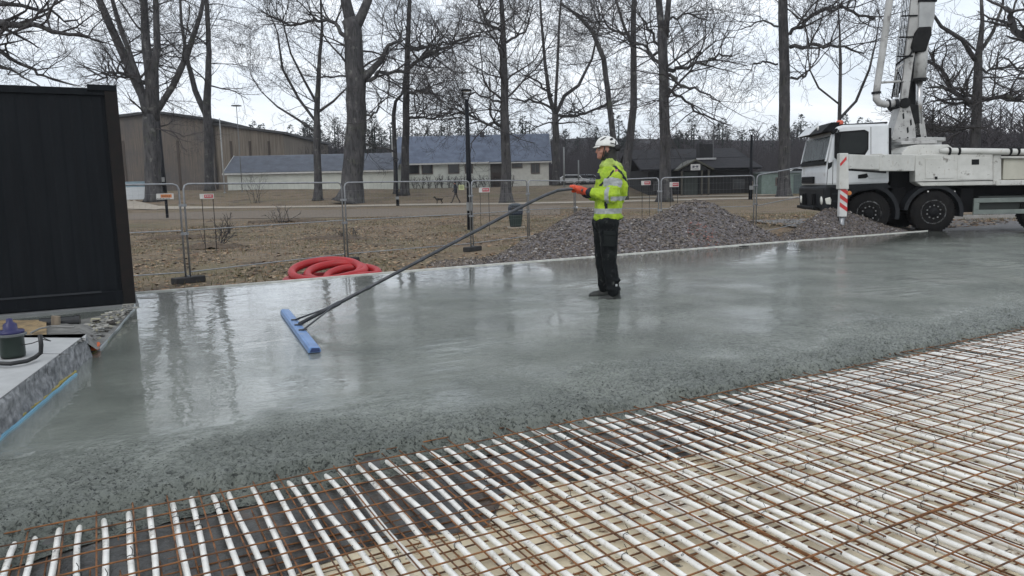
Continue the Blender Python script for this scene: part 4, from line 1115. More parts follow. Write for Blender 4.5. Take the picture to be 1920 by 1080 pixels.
tree('oak_tree', 60, [[(950, 381, 28), (949, 340, 22), (947, 240, 19), (945, 130, 15), (943, 50, 11), (938, -20, 8), (935, -110, 4)]],
     'straight bare oak in front of the white house, behind the green bin', 107, dens=.95, first=.30, extra=[([(946, 232, 0), (915, 234, -1), (880, 215, -2), (850, 205, -2)], 6, 3), ([(943, 60, 0), (915, 45, 0), (900, 10, 0), (895, -40, 0)], 6, 3), ([(946, 195, 0), (900, 180, 1), (860, 165, 2)], 5, 2), ([(949, 80, 0), (985, 60, 0), (1000, 10, 0)], 5, 2)])
tree('oak_tree', 86, [[(1043, 352, 16), (1043, 260, 15), (1041, 215, 14)], [(1041, 215, 10), (1030, 180, 9), (1022, 120, 7), (1015, 40, 5), (1010, -50, 3)], [(1043, 213, 8), (1058, 180, 8), (1085, 160, 7), (1110, 110, 5), (1125, 40, 3)], [(1041, 205, 7), (1045, 130, 6), (1048, 50, 5), (1055, -40, 3)]],
     'bare spreading oak at the right end of the white house', 108, dens=.9, first=.85, size=1.0, extra=[([(1048, 216, 0), (1080, 218, -1), (1115, 205, -2), (1150, 195, -2)], 6, 3), ([(1036, 205, 0), (1000, 190, 1), (960, 185, 2)], 5, 3), ([(1036, 180, 0), (1005, 150, 1), (980, 140, 1)], 5, 2)])
tree('oak_tree', 72, [[(1164, 378, 15), (1155, 300, 14), (1143, 200, 12), (1132, 110, 11), (1112, 60, 10), (1085, 30, 7), (1050, 5, 4)]],
     'bare tree behind the worker whose trunk leans left toward the top', 109, dens=.95, first=.4, size=.9)
tree('oak_tree', 62, [[(1166, 380, 22), (1176, 300, 19), (1188, 200, 15), (1188, 100, 13), (1188, 20, 11), (1190, -80, 6)], [(1188, 90, 7), (1170, 50, 6), (1155, 0, 5), (1150, -60, 3)]],
     'bare oak rising just right of the worker helmet, slightly curved trunk', 110, dens=.75, first=.38, extra=[([(1186, 70, 0), (1160, 60, 0), (1120, 40, 1), (1080, 30, 1)], 5, 3)])
tree('oak_tree', 54, [[(1246, 381, 30), (1247, 300, 23), (1245, 150, 21), (1241, 60, 20)], [(1241, 70, 15), (1235, 0, 14), (1228, -100, 9), (1225, -200, 5)], [(1248, 70, 13), (1254, 0, 11), (1260, -90, 6)]],
     'tall straight bare oak above the long gravel heap, twin stems at the top', 111, dens=.5, first=.35, down=.10, extra=[([(1250, 130, 0), (1290, 128, -1), (1330, 110, -2), (1372, 105, -2)], 8, 3), ([(1251, 140, 0), (1275, 160, -1), (1310, 170, -2), (1350, 190, -2)], 7, 2), ([(1251, 165, 0), (1285, 190, 0), (1320, 215, 0), (1370, 235, 0)], 6, 2), ([(1241, 120, 0), (1215, 95, 1), (1190, 80, 1)], 7, 4), ([(1240, 100, 0), (1222, 60, 0), (1200, 30, 0)], 6, 3), ([(1252, 40, 0), (1290, 25, 1), (1330, 40, 1)], 5, 2)])
tree('linden_tree', 60, [[(1470, 374, 30), (1470, 330, 25), (1471, 200, 23), (1470, 100, 21), (1468, 0, 19), (1466, -120, 13), (1464, -200, 7)]],
     'isolated straight bare trunk between the dark cabin and the truck', 112, dens=.38, first=.5, down=.05, extra=[([(1481, 65, 0), (1510, 40, -1), (1550, 15, -2), (1600, 22, -3), (1640, 35, -3)], 7, 4), ([(1482, 88, 0), (1520, 82, -1), (1570, 88, -2), (1620, 100, -2)], 8, 3), ([(1459, 120, 0), (1430, 115, 0), (1400, 130, 0)], 4, 2), ([(1482, 145, 0), (1510, 143, 0), (1520, 125, 0)], 5, 3), ([(1459, 50, 0), (1425, 40, 1), (1390, 55, 1)], 4, 2)])
tree('linden_tree', 46, [[(1574, 330, 9), (1574, 220, 8), (1576, 110, 6), (1574, 50, 4), (1570, 0, 2)], [(1575, 222, 6), (1605, 190, 6), (1630, 130, 5), (1642, 80, 3), (1650, 30, 2)], [(1573, 195, 4), (1535, 165, 4), (1518, 130, 3), (1512, 60, 2)]],
     'small slender bare tree behind the truck cab with upswept branches', 113, dens=.6, first=.4, size=.42, prm=dict(up=.22, rmin=.008), grp='bare trees behind the truck')
tree('oak_tree', 48, [[(1826, 380, 20), (1828, 270, 20), (1832, 180, 19), (1834, 110, 15), (1842, 40, 8), (1838, -40, 5)], [(1828, 112, 10), (1805, 75, 9), (1765, 50, 7), (1745, 20, 5)], [(1836, 100, 8), (1862, 60, 7), (1880, 10, 5), (1885, -50, 3)]],
     'broad bare oak behind the truck body with long level limbs', 114, dens=.55, first=.5, size=.62, extra=[([(1828, 200, 0), (1800, 180, 0), (1770, 140, 1), (1745, 100, 1)], 11, 5), ([(1825, 235, 0), (1795, 245, 0), (1750, 245, 0), (1735, 235, 0)], 8, 4), ([(1832, 190, 0), (1870, 182, -1), (1920, 184, -2), (1990, 178, -2)], 9, 5), ([(1830, 130, 0), (1870, 128, 0), (1925, 126, 0)], 5, 4), ([(1826, 190, 0), (1790, 195, 1), (1755, 188, 1)], 7, 3), ([(1822, 180, 0), (1790, 165, -1), (1740, 165, -1)], 6, 3)], grp='bare trees behind the truck')
# limbs reaching in from trees whose trunks stand just outside the picture
tree('oak_tree', 30, [[(-260, 480, 60), (-250, 300, 55), (-235, 120, 45), (-230, -20, 36), (-220, -140, 24)]],
     'bare oak outside the left edge whose limbs sweep in above the container', 115, dens=.5, first=.45, size=.52, mx=4, prm=dict(rmin=.0042, kids=[7, 6, 5, 4]), extra=[([(-235, 60, 0), (-100, 40, 0), (0, 42, 0), (60, 45, 0), (130, 65, 0), (195, 80, 0)], 20, 3), ([(-235, 110, 0), (-60, 80, 0), (0, 95, 0), (70, 140, 0), (140, 160, 0)], 14, 2), ([(-230, 20, 0), (-80, 0, 1), (40, 10, 1), (110, 30, 1), (160, 50, 1)], 12, 2), ([(-240, 130, 0), (-60, 120, -1), (20, 130, -1), (80, 165, -1)], 10, 2)], grp='bare trees at the picture edges')
tree('oak_tree', 34, [[(2060, 400, 50), (2055, 250, 44), (2050, 80, 36), (2045, -60, 24), (2040, -150, 14)]],
     'bare oak outside the right edge with a thick limb at the top corner', 116, dens=.25, first=.5, size=.5, mx=3, prm=dict(rmin=.006), extra=[([(2050, 60, 0), (1980, 90, 0), (1930, 80, 0), (1900, 50, 0), (1885, 15, 0)], 20, 9), ([(2050, 150, 0), (1980, 140, 1), (1930, 150, 1), (1890, 110, 1)], 8, 3)], grp='bare trees at the picture edges')
# ---- far wood, one mass
MFW1 = M('far_twigs_hazed', (.072, .066, .070), (.048, .045, .050), rough=1, spec=0); MFW2 = M('far_evergreen', (.034, .044, .038), (.022, .029, .026), rough=1, spec=0)  # twigs paled and greyed: distance haze put into their colour
rng = random.Random(77)
def bush_tree(mb, p, h, rng, ever=False):
    if ever:
        mb.mi = 1; mb.tube([p, p+Vector((0, 0, h*.9))], [.25, .08], 4)
        k = int(300)
        wide = rng.uniform(.20, .34)*h
        for i in range(k):
            t_ = rng.random(); z = h*(.3+.7*t_); rr = wide*(1-t_**1.8)*rng.random()**.5+.15; a = rng.uniform(0, 6.28)
            c = p+Vector((rr*math.cos(a), rr*math.sin(a), z)); s_ = rng.uniform(.14, .38)
            v1 = Vector((rng.gauss(0, 1), rng.gauss(0, 1), rng.gauss(0, .5))).normalized()*s_; v2 = Vector((rng.gauss(0, 1), rng.gauss(0, 1), rng.gauss(0, .5))).normalized()*s_
            mb.add([c, c+v1, c+v1*.5+v2], [(0, 1, 2)]); mb.add([c, c+v2, c-v1*.6], [(0, 1, 2)])
    else:
        mb.mi = 0; top = p+Vector((rng.gauss(0, .5), 0, h*.75)); mb.tube([p, p.lerp(top, .5)+Vector((rng.gauss(0, .2), 0, 0)), top], [.16, .11, .05], 3, cap=False)
        for i in range(30):
            t_ = rng.uniform(.18, 1); q = p.lerp(top, t_); a = rng.uniform(0, 6.28); L1 = h*rng.uniform(.12, .33)*(1.2-.5*t_)
            d = Vector((math.cos(a)*.8, math.sin(a)*.8, rng.uniform(.3, 1.1))).normalized(); q2 = q+d*L1
            mb.tube([q, q2], [.045, .02], 3, cap=False)
            for j in range(7):
                w = q.lerp(q2, rng.uniform(.3, 1)); d2 = (d+Vector((rng.gauss(0, .6), rng.gauss(0, .6), rng.gauss(.1, .5)))).normalized()
                n0 = d2.orthogonal().normalized()*.016; e2_ = w+d2*L1*rng.uniform(.3, .6)
                mb.add([w-n0, w+n0, e2_], [(0, 1, 2)])
mb = MB()
for i in range(640):
    Yw = rng.uniform(112, 160); u_ = rng.uniform(-60, 2000)
    X = (u_-960)/1400*Yw
    hh = {0: 10, 1: 11, 2: 11.5, 3: 11, 4: 10.5, 5: 10.5, 6: 10.5}.get(int(max(0, u_)//300), 9)
    bush_tree(mb, Vector((X, Yw, gz(X, Yw)-.2)), hh*rng.uniform(.75, 1.12)*(Yw/130), rng, rng.random() < (.42 if 480 < u_ < 1180 else .10))
for i in range(60):   # closer thicket behind the truck, thin pale-gapped stems
    u_ = rng.uniform(1690, 2000); Yw = rng.uniform(62, 85); X = (u_-960)/1400*Yw
    bush_tree(mb, Vector((X, Yw, gz(X, Yw)-.2)), rng.uniform(6.5, 10.5), rng)
o = mb.build('far_wood', [MFW1, MFW2], fix=False); tag(o, 'dark leafless wood mixed with evergreens closing the far side of the park', 'wood', kind='stuff')
# understorey: low dark brush in front of the wood
mb = MB()
for i in range(26000):
    Yw = rng.uniform(104, 128); X = rng.uniform(-75, 95); z = gz(X, Yw); h = rng.uniform(1.2, 7.5); a = rng.uniform(-.35, .35)
    w = rng.uniform(.02, .05); dx = math.sin(a)*h
    mb.add([(X-w, Yw, z), (X+w, Yw, z), (X+dx, Yw+rng.uniform(-.5, .5), z+h)], [(0, 1, 2)])
    if i % 3 == 0:
        mb.add([(X+dx*.5, Yw, z+h*.5), (X+dx*.5+.05, Yw, z+h*.5), (X+dx+rng.uniform(-1.2, 1.2), Yw, z+h*.9)], [(0, 1, 2)])
tag(mb.build('brushwood', MFW1, fix=False), 'dense dark brushwood along the foot of the far wood', 'brushwood', kind='stuff')
# wooded rise far behind
mb = grid([-500+20*i for i in range(51)], [165+15*i for i in range(8)], lambda x, y: 1.5+(11.6+2.2*nn(Vector((x*.02, 0, 0)))+.9*nn(Vector((x*.11, 0, 3))))*ss(160, 200, y)-3*ss(230, 270, y))
o = mb.build('wooded_hill', M('hill_wood', (.068, .066, .070), (.045, .045, .048), rough=1, scale=.35, detail=10, spec=0, bump=.6, bscale=.9), smooth=True); o['kind'] = 'structure'
# shrubs
def shrub(u_, v_, Y, h, w, n_, label, seed, rmin=.008, mat=None):
    P = D(u_, v_, Y); P.z = gz(P.x, P.y); r_ = random.Random(seed); mb = MB()
    for i in range(n_):
        a = r_.uniform(0, 6.28); b = Vector((math.cos(a)*w*.3*r_.random(), math.sin(a)*w*.3*r_.random(), 0))
        d = Vector((math.cos(a)*r_.uniform(0, w/h), math.sin(a)*r_.uniform(0, w/h), 1)).normalized()
        limb(mb, r_, b, d, h*r_.uniform(.5, 1), .018, 1, 2, .25, dict(PRM, rmin=rmin, crook=.12, len=[1, h*.8, h*.35, .2], kids=[5, 5, 4, 3]))
    e = mb.build('bare_shrub', mat or MTW, fix=False); e.location = P; return tag(e, label, 'shrub', 'bare shrubs in the park')
shrub(480, 384, 68, 3.3, 1.6, 9, 'tallest bare shrub in front of the low white building', 1)
shrub(527, 417, 38, 1.0, 1.4, 9, 'bare twiggy shrub in leaf litter right of the fence post', 2)
shrub(425, 432, 31, 1.0, .8, 7, 'bare twiggy shrub just left of a mound of leaves', 3)
shrub(400, 455, 24, .8, 1.0, 8, 'low bare twigs over dark leaf heap near the fence', 4)
shrub(655, 440, 27, .5, .9, 8, 'low bare twigs by the second fence post above the hose', 5)
for i in range(15):
    shrub(778+i*13, 352, 86, 1.3+.5*random.random(), .8, 9, 'pale bare bush in the hedge row along the white house wall', 20+i, .014, None)['group'] = 'hedge bushes along the house wall'
# leaf mounds
MLM = M('leaf_mound', (.13, .095, .065), (.05, .038, .028), rough=1, scale=12, detail=9, bump=.01)
for (u_, v_, Y, w, h, lb) in [(330, 431, 29, 1.3, .14, 'dark flat leaf mound under the orange sign'), (395, 454, 24, 1.1, .16, 'dark leaf mound by the fence post'), (620, 441, 27, 1.4, .12, 'dark leaf mound left of the second fence post'), (540, 413, 39, 2.0, .14, 'far dark leaf mound around a bare shrub')]:
    P = D(u_, v_, Y); P.z = gz(P.x, P.y)
    mb = grid([-w+w*.1*i for i in range(21)], [-.6+.06*i for i in range(21)], lambda x, y: h*max(-.1, 1-((x/w)**2+(y/.6)**2)*(1+.9*nn(Vector((x*2, y*3, Y)))))+.04*nn(Vector((x*7, y*7, Y))))
    ob = mb.build('leaf_mound', MLM, smooth=True); ob.location = P; tag(ob, lb, 'leaf mound', 'leaf mounds in the park')
# ================================================================ buildings
X3 = lambda u_, Y: (u_-960)/1400*Y
def zat(u_, v_, Y): return D(u_, v_, Y).z
MWH = M('white_boarding', (.60, .60, .55), (.50, .50, .46), rough=.8, scale=3, detail=8)
MWB = M('pale_render', (.64, .66, .60), (.54, .56, .51), rough=.9, scale=1.2, detail=8)
MGL = M('window_glass', (.02, .023, .024), (.010, .012, .014), rough=.12, scale=1.2, spec=.4)
MWF = M('window_trim', (.12, .09, .08), rough=.7); MWT = M('white_trim', (.62, .62, .60), rough=.6)
def roof_mat(name, c, c2, tile=.33):
    mt = M(name, c, c2, rough=.42, scale=1.1, detail=6)
    t = mt.node_tree; n = t.nodes; l = t.links; p = n['Principled BSDF']
    co = n.new('ShaderNodeTexCoord'); w = n.new('ShaderNodeTexWave'); w.wave_type = 'BANDS'; w.bands_direction = 'X'; w.inputs['Scale'].default_value = 2.2; w.inputs['Distortion'].default_value = 0
    l.new(co.outputs['Object'], w.inputs[0]); b = n.new('ShaderNodeBump'); b.inputs['Distance'].default_value = .03; l.new(w.outputs['Fac'], b.inputs['Height']); l.new(b.outputs[0], p.inputs['Normal'])
    return mt
MRB_ = roof_mat('blue_grey_tiles', (.15, .185, .255), (.09, .115, .17)); MRD_ = roof_mat('dark_slate_tiles', (.11, .13, .165), (.07, .08, .105))
def gable_roof(x0, x1, y0, y1, ze, zr, ov=.45, th=.14, rows=22, org=None):
    """ridge along x. tiles as stepped courses; returns MB"""
    mb = MB(); ym = (y0+y1)/2
    for sy, ye in ((1, y0-ov), (-1, y1+ov)):
        for i in range(rows):
            a = i/rows; b = (i+1)/rows
            ya, yb = lerp(ye, ym, a), lerp(ye, ym, b); za, zb = lerp(ze-.12, zr, a), lerp(ze-.12, zr, b)
            st = .035
            mb.add([(x0-ov, ya, za+st), (x1+ov, ya, za+st), (x1+ov, yb, zb), (x0-ov, yb, zb), (x0-ov, ya, za), (x1+ov, ya, za)], [(0, 1, 2, 3), (4, 5, 1, 0)])
    mb.add([(x0-ov, y0-ov, ze-.12-th), (x1+ov, y0-ov, ze-.12-th), (x1+ov, ym, zr-th), (x0-ov, ym, zr-th)], [(0, 1, 2, 3)])
    mb.add([(x0-ov, y1+ov, ze-.12-th), (x1+ov, y1+ov, ze-.12-th), (x1+ov, ym, zr-th), (x0-ov, ym, zr-th)], [(0, 1, 2, 3)])
    return mb
def clad_wall(x0, x1, y, z0, z1, n_, horiz=True):
    mb = MB()
    for i in range(n_):
        if horiz:
            a, b = lerp(z0, z1, i/n_), lerp(z0, z1, (i+1)/n_)
            mb.add([(x0, y-.02, a), (x1, y-.02, a), (x1, y, b), (x0, y, b), (x0, y, a), (x1, y, a)], [(0, 1, 2, 3), (4, 5, 1, 0)])
        else:
            a, b = lerp(x0, x1, i/n_), lerp(x0, x1, (i+1)/n_); dy = .03 if i % 2 else 0
            mb.box2((a, y-dy, z0), (b-.02, y+.06, z1))
    return mb
def window(x, z, w, h, y, e, frame=MWF, cross=0):
    f = MB()
    t_ = .09
    f.box2((x-t_, y-.06, z-t_), (x, y+.04, z+h+t_)); f.box2((x+w, y-.06, z-t_), (x+w+t_, y+.04, z+h+t_))
    f.box2((x+.001, y-.06, z-t_), (x+w-.001, y+.04, z)); f.box2((x+.001, y-.06, z+h), (x+w-.001, y+.04, z+h+t_))
    if cross: f.box2((x+w/2-.03, y-.045, z+.001), (x+w/2+.03, y+.03, z+h-.001))
    o = f.build('window', frame, e); MB().box2((x+.002, y-.03, z+.002), (x+w-.002, y-.01, z+h-.002)).build('pane', MGL, o); return o
# white house with blue-grey roof
Y = 87; o0 = Vector((X3(760, Y), Y, 1.35)); x0 = 0; xm = X3(920, Y)-o0.x; x1 = X3(1033, Y)-o0.x; ze = zat(900, 302, Y)-o0.z; zr = zat(900, 253, 91)-o0.z
e = empty('white_house', o0, 'white house with a big blue-grey tiled roof and dark windows', 'house')
xa = X3(752, Y)-o0.x
clad_wall(xa, xm, 0, -.6, ze, 1).build('wall', MWB, e)
MB().box2((xa, .02, -.6), (x1, 8, ze-.05)).build('body', MWB, e)
clad_wall(X3(964, Y)-o0.x, x1, -.01, -.6, ze-.1, 16).build('boarded_wall', MWH, e)
gable_roof(xa, x1, 0, 8, ze, zr, .35).build('roof', MRB_, e)
MB().prism([(x1, 0, ze-.1), (x1, 8, ze-.1), (x1, 4, zr-.12)], (.02, 0, 0)).build('gable', MWH, e)
MB().box2((xa-.3, -.46, ze-.30), (xm+.2, -.37, ze-.13)).build('fascia', MWT, e)
MB().box2((xm+.25, -.46, ze-.34), (x1+.3, -.37, ze-.20)).build('fascia', MWT, e)
MB().tube([(xm+.1, -.5, ze-.1), (xm+.15, -.44, ze-.3), (xm+.15, -.06, ze-.6), (xm+.15, -.06, 0)], .06, 8).build('downpipe', MWT, e)
MB().prism([(x1+.3, -.4, ze-.2), (x1+.3, 4, zr+.05), (x1+.3, 4, zr-.25), (x1+.3, -.4, ze-.5)], (.05, 0, 0)).build('bargeboard', MWT, e)
MB().box2((xm+.3, -.035, -.4), (X3(962, Y)-o0.x, -.004, ze-.2)).build('door_recess_panel', M('recess_shade', (.06, .055, .05)), e)  # flat dark panel; the shade of the porch recess painted as colour
MB().box2((xm+.5, -.06, -.4), (xm+1.5, -.04, 1.7)).build('door', M('brown_door', (.05, .035, .028)), e)
for (ua, ub, va, vb, cr_) in [(774, 792, 307, 325, 0), (799, 817, 307, 325, 0), (848, 866, 307, 324, 0), (879, 891, 307, 324, 0), (1001, 1015, 308, 324, 1), (966, 983, 307, 314, 0)]:
    xx = X3(ua, Y)-o0.x; ww = X3(ub, Y)-X3(ua, Y); z_ = zat((ua+ub)/2, vb, Y)-o0.z; hh = zat((ua+ub)/2, va, Y)-o0.z-z_
    window(xx, z_, ww, hh, -.03, e, MWF, cr_)
MB().box2((X3(905, Y)-o0.x, 3.6, zr-.3), (X3(913, Y)-o0.x, 4.4, zr+.35)).build('roof_vent', M('vent_dark', (.05, .05, .06)), e)
MB().box2((X3(1004, Y)-o0.x, -.5, -.6), (X3(1018, Y)-o0.x, -.1, .1)).build('steps', MWH, e)
# low white building
Y = 84; o0 = Vector((X3(437, Y), Y, 1.5)); x1 = X3(748, Y)-o0.x; ze = zat(590, 319, Y)-o0.z; zr = zat(590, 290, 88)-o0.z
e = empty('low_building', o0, 'long low white building with a dark slate roof and no windows', 'building')
MB().box2((0, .02, -.6), (x1, 7, ze-.05)).build('body', MWB, e)
clad_wall(0, x1, 0, -.6, ze-.05, 1).build('wall', MWB, e)
gable_roof(0, x1, 0, 7, ze, zr, .35, rows=14).build('roof', MRD_, e)
MB().box2((-.4, -.42, ze-.34), (x1+.1, -.33, ze-.16)).build('fascia', MWT, e)
MB().prism([(-.38, -.35, ze-.3), (-.38, 3.5, zr-.05), (-.38, 3.5, zr+.08), (-.38, -.35, ze-.1)], (.05, 0, 0)).build('bargeboard', MWT, e)
MB().prism([(0, 0, ze-.1), (0, 7, ze-.1), (0, 3.5, zr-.14)], (-.02, 0, 0)).build('gable', MWH, e)
MB().box2((.0, -.05, -.6), (x1, -.012, -.2)).build('base_course', M('base_dark', (.08, .08, .075)), e)
MB().box2((X3(715, Y)-o0.x, -.1, -.4), (X3(738, Y)-o0.x, -.055, -.12)).build('vent_grille', M('grille', (.02, .02, .02)), e)
for uu in (672,): window(X3(uu, Y)-o0.x, .9, .3, .5, -.03, e)
MB().box2((X3(737, Y)-o0.x, 2.5, zr-1.2), (X3(741, Y)-o0.x, 2.8, zr+1.6)).build('flue', M('flue_steel', (.45, .45, .45), metal=.6, rough=.3), e)
# big timber hall in two blocks
MHW = M('hall_timber', (.155, .128, .105), (.085, .075, .068), rough=.9, scale=1.2, stretch=(6, 6, .25), detail=9)
overlay(MHW, .25, .45, .65, (.085, .08, .078))
Y = 98; o0 = Vector((X3(225, Y), Y, 1.6)); H2 = lambda u_, v_: (X3(u_, Y)-o0.x, 0, zat(u_, v_, Y)-o0.z)
e = empty('timber_hall', o0, 'large brown timber-clad hall with a low-pitched dark roof behind the trees', 'hall')
ws = H2(40, 240); pk_ = H2(316, 208); rs = H2(424, 224)
MB().prism([(ws[0], 0, -.6), (rs[0]-.6, 0, -.6), (rs[0]-.6, 0, rs[2]-.2), (pk_[0], 0, pk_[2]-.3), (ws[0], 0, ws[2]-.3)], (0, 26, 0)).build('wall', MHW, e)
mb = MB(); mb.prism([(ws[0]-.6, -.5, ws[2]-.25), (pk_[0], -.5, pk_[2]-.25), (pk_[0], -.5, pk_[2]+.05), (ws[0]-.6, -.5, ws[2]+.05)], (0, 27, 0)); mb.prism([(pk_[0]+.002, -.5, pk_[2]-.25), (rs[0], -.5, rs[2]-.2), (rs[0], -.5, rs[2]+.1), (pk_[0]+.002, -.5, pk_[2]+.05)], (0, 27, 0))
mb.build('roof', M('hall_roof', (.05, .052, .055), rough=.7), e)
a = H2(413, 229); b = H2(543, 247)
MB().prism([(rs[0]-.58, .6, -.6), (b[0], .6, -.6), (b[0], .6, b[2]-.3), (rs[0]-.58, .6, a[2]-.3)], (0, 24, 0)).build('lower_wall', M('hall_timber_lit', (.21, .18, .145), (.11, .095, .08), rough=.9, scale=1.2, stretch=(6, 6, .25), detail=9), e)  # paler copy of the hall timber, with the lit tone in its colour
MB().prism([(rs[0]-.6, .2, a[2]-.28), (b[0]+.4, .2, b[2]-.28), (b[0]+.4, .2, b[2]+.02), (rs[0]-.6, .2, a[2]+.02)], (0, 25, 0)).build('lower_roof', M('hall_roof_b', (.06, .06, .062), rough=.7), e)
for uu in (250, 300, 350, 445, 480, 515):
    q = H2(uu, 330); MB().box2((q[0]-.15, -.06 if uu < 410 else .54, -.6), (q[0]+.15, -.003 if uu < 410 else .598, q[2]+4.5)).build('batten', M('batten', (.06, .045, .035)), e)
# pale hoarding at far left
P = D(242, 374, 74); P.z = gz(P.x, P.y)
e = empty('hoarding', P, 'pale blue-white hoarding wall beside the container edge, at the foot of the thick multi-stemmed oak', 'hoarding')
MB().box2((-3.0, -.05, -.2), (1.7, .05, 1.2)).build('board', M('hoarding_white', (.52, .55, .57), (.42, .45, .47), scale=6, stretch=(.4, 1, 6)), e)
MB().box2((-3.0, -.04, 1.21), (1.9, .06, 1.75)).build('top_band', M('hoarding_blue', (.20, .28, .33)), e)
# dark cabin with porch
Y = 68; o0 = Vector((X3(1205, Y), Y, gz(X3(1300, Y), Y)-.1)); C2 = lambda u_, v_, yy=Y: (X3(u_, yy)-o0.x, yy-Y, zat(u_, v_, yy)-o0.z)
e = empty('dark_cabin', o0, 'long dark low cabin with a huge dark roof and a small gabled porch', 'cabin')
MDC = M('black_boarding', (.016, .016, .017), (.010, .010, .011), rough=.8, scale=3, stretch=(1, 1, 12)); MDR = M('dark_roof_felt', (.040, .039, .042), (.028, .028, .031), rough=.95, scale=2, spec=.1)
x1 = C2(1408, 300)[0]; ze = C2(1320, 314)[2]; zr = C2(1300, 279, 76)[2]
MB().box2((.6, .02, -.4), (x1, 12, ze-.05)).build('body', MDC, e); clad_wall(.6, x1, 0, -.4, ze-.05, 12).build('wall', MDC, e)
gable_roof(.6, x1, 0, 16, ze, zr, .8, rows=2).build('roof', MDR, e)
pa_, pb_ = C2(1262, 322)[0], C2(1327, 322)[0]; pm = (pa_+pb_)/2; pz = C2(1295, 303)[2]; pe_ = C2(1295, 318)[2]
mb = MB()
for sx, xx in ((0, pa_), (1, pb_)):
    mb.prism([(xx, -2.2, pe_-.12), (pm+(.001 if sx else -.001), -2.2, pz), (pm+(.001 if sx else -.001), -2.2, pz+.14), (xx, -2.2, pe_+.02)], (0, 3.4, 0))
mb.build('porch_roof', M('mossy_porch', (.085, .085, .06), (.05, .05, .04)), e)
MB().prism([(pa_+.35, -2.1, pe_-.1), (pb_-.35, -2.1, pe_-.1), (pm, -2.1, pz-.06)], (0, .08, 0)).build('porch_gable', MDC, e)
for xx in (pa_+.4, pb_-.4, pb_-1.0): MB().box2((xx-.07, -2.05, -.4), (xx+.07, -1.9, pe_-.12)).build('post', M('porch_post', (.07, .065, .05)), e)
MB().box2((pm-.75, -.9, -.4), (pm+.5, -.05, pe_-.2)).build('door', M('cabin_door', (.05, .06, .055)), e)
sg = MB(); sg.box2((pm-.45, -2.18, pe_-.10), (pm+.38, -2.14, pe_+.42)); sgo = sg.build('sign', M('sign_white', (.62, .62, .6)), e)
mk = MB()
mk.box2((pm-.30, -2.19, pe_+.10), (pm-.12, -2.184, pe_+.30)); mk.box2((pm+.02, -2.19, pe_+.12), (pm+.2, -2.184, pe_+.30)); mk.box2((pm-.11, -2.19, pe_+.2), (pm+.01, -2.184, pe_+.26)); mk.box2((pm-.3, -2.19, pe_-.02), (pm+.24, -2.184, pe_+.03))
mk.build('emblem', M('emblem_dark', (.10, .10, .12)), sgo)
q = C2(1322, 296, 71); MB().box2((q[0]-.62, 2.6, q[2]), (q[0]+.62, 3.8, q[2]+1.25)).build('chimney', M('chimney_dark', (.014, .014, .016)), e)
MB().box2((q[0]-.9, 2.4, q[2]-.18), (q[0]+.9, 2.58, q[2]-.02)).build('chimney_flashing', M('flashing', (.5, .5, .5)), e)
MB().tube([(C2(1337, 290, 71)[0], 3.1, q[2]-.2), (C2(1337, 290, 71)[0], 3.1, q[2]+1.9)], .07, 8).build('vent_pipe', M('vent_grey', (.13, .13, .135)), e)
for uu in (1228, 1376): window(C2(uu, 340)[0], .55, .9, .7, -.03, e, M('cabin_frame', (.05, .05, .05)))
# small sheds / containers and cars behind on the right
P = D(1462, 352, 66); P.z = gz(P.x, P.y)-.1
e = empty('site_hut', P, 'pale green-white site hut between the dark cabin and the truck', 'hut')
MB().box2((-1.6, 0, 0), (2.6, 2.4, 1.9)).build('body', M('pale_green', (.20, .26, .235), (.14, .19, .17), scale=4), e, bevel=.03)
MB().box2((-1.75, -.15, 1.903), (2.75, 2.55, 2.05)).build('roof', M('hut_roof', (.22, .25, .26)), e)
window(-.3, .9, .8, .55, -.02, e); MB().box2((1.2, -.03, .05), (2.0, -.003, 1.75)).build('door', M('hut_door', (.10, .13, .13)), e)
P = D(1400, 348, 100)
def far_car(u_, v_, Yc, col, label, rz=0):
    P = D(u_, v_, Yc); P.z = gz(P.x, P.y)+.05
    e = empty('parked_car', P, label, 'car', 'cars parked by the far wood', rz)
    mb = MB(); mb.prism([(-2.1, -.85, .3), (2.15, -.85, .3), (2.2, -.85, .75), (1.3, -.85, .88), (.75, -.85, 1.38), (-1.1, -.85, 1.42), (-1.9, -.85, .95), (-2.15, -.85, .85)], (0, 1.7, 0)); mb.build('body', M('car_paint', col, rough=.3), e, bevel=.08)
    MB().prism([(1.1, -.88, .92), (.68, -.88, 1.3), (-1.0, -.88, 1.34), (-1.6, -.88, .95)], (0, .02, 0)).build('side_window', MGL, e)
    for x in (-1.35, 1.4): MB().lathe([(.0, -.1), (.31, -.1), (.33, 0), (.31, .1), (0, .1)], (x, -.8, .33), 16, Matrix.Rotation(math.pi/2, 3, 'X')).build('wheel', MDK, e, smooth=True)
    return e
far_car(1074, 331, 104, (.45, .46, .47), 'light silver parked car left of the far pole, near the wood')
far_car(1103, 331, 106, (.30, .33, .36), 'grey parked car farther right, near the wood, left of the worker')
far_car(1500, 322, 92, (.6, .61, .62), 'white parked car seen just left of the truck windshield')
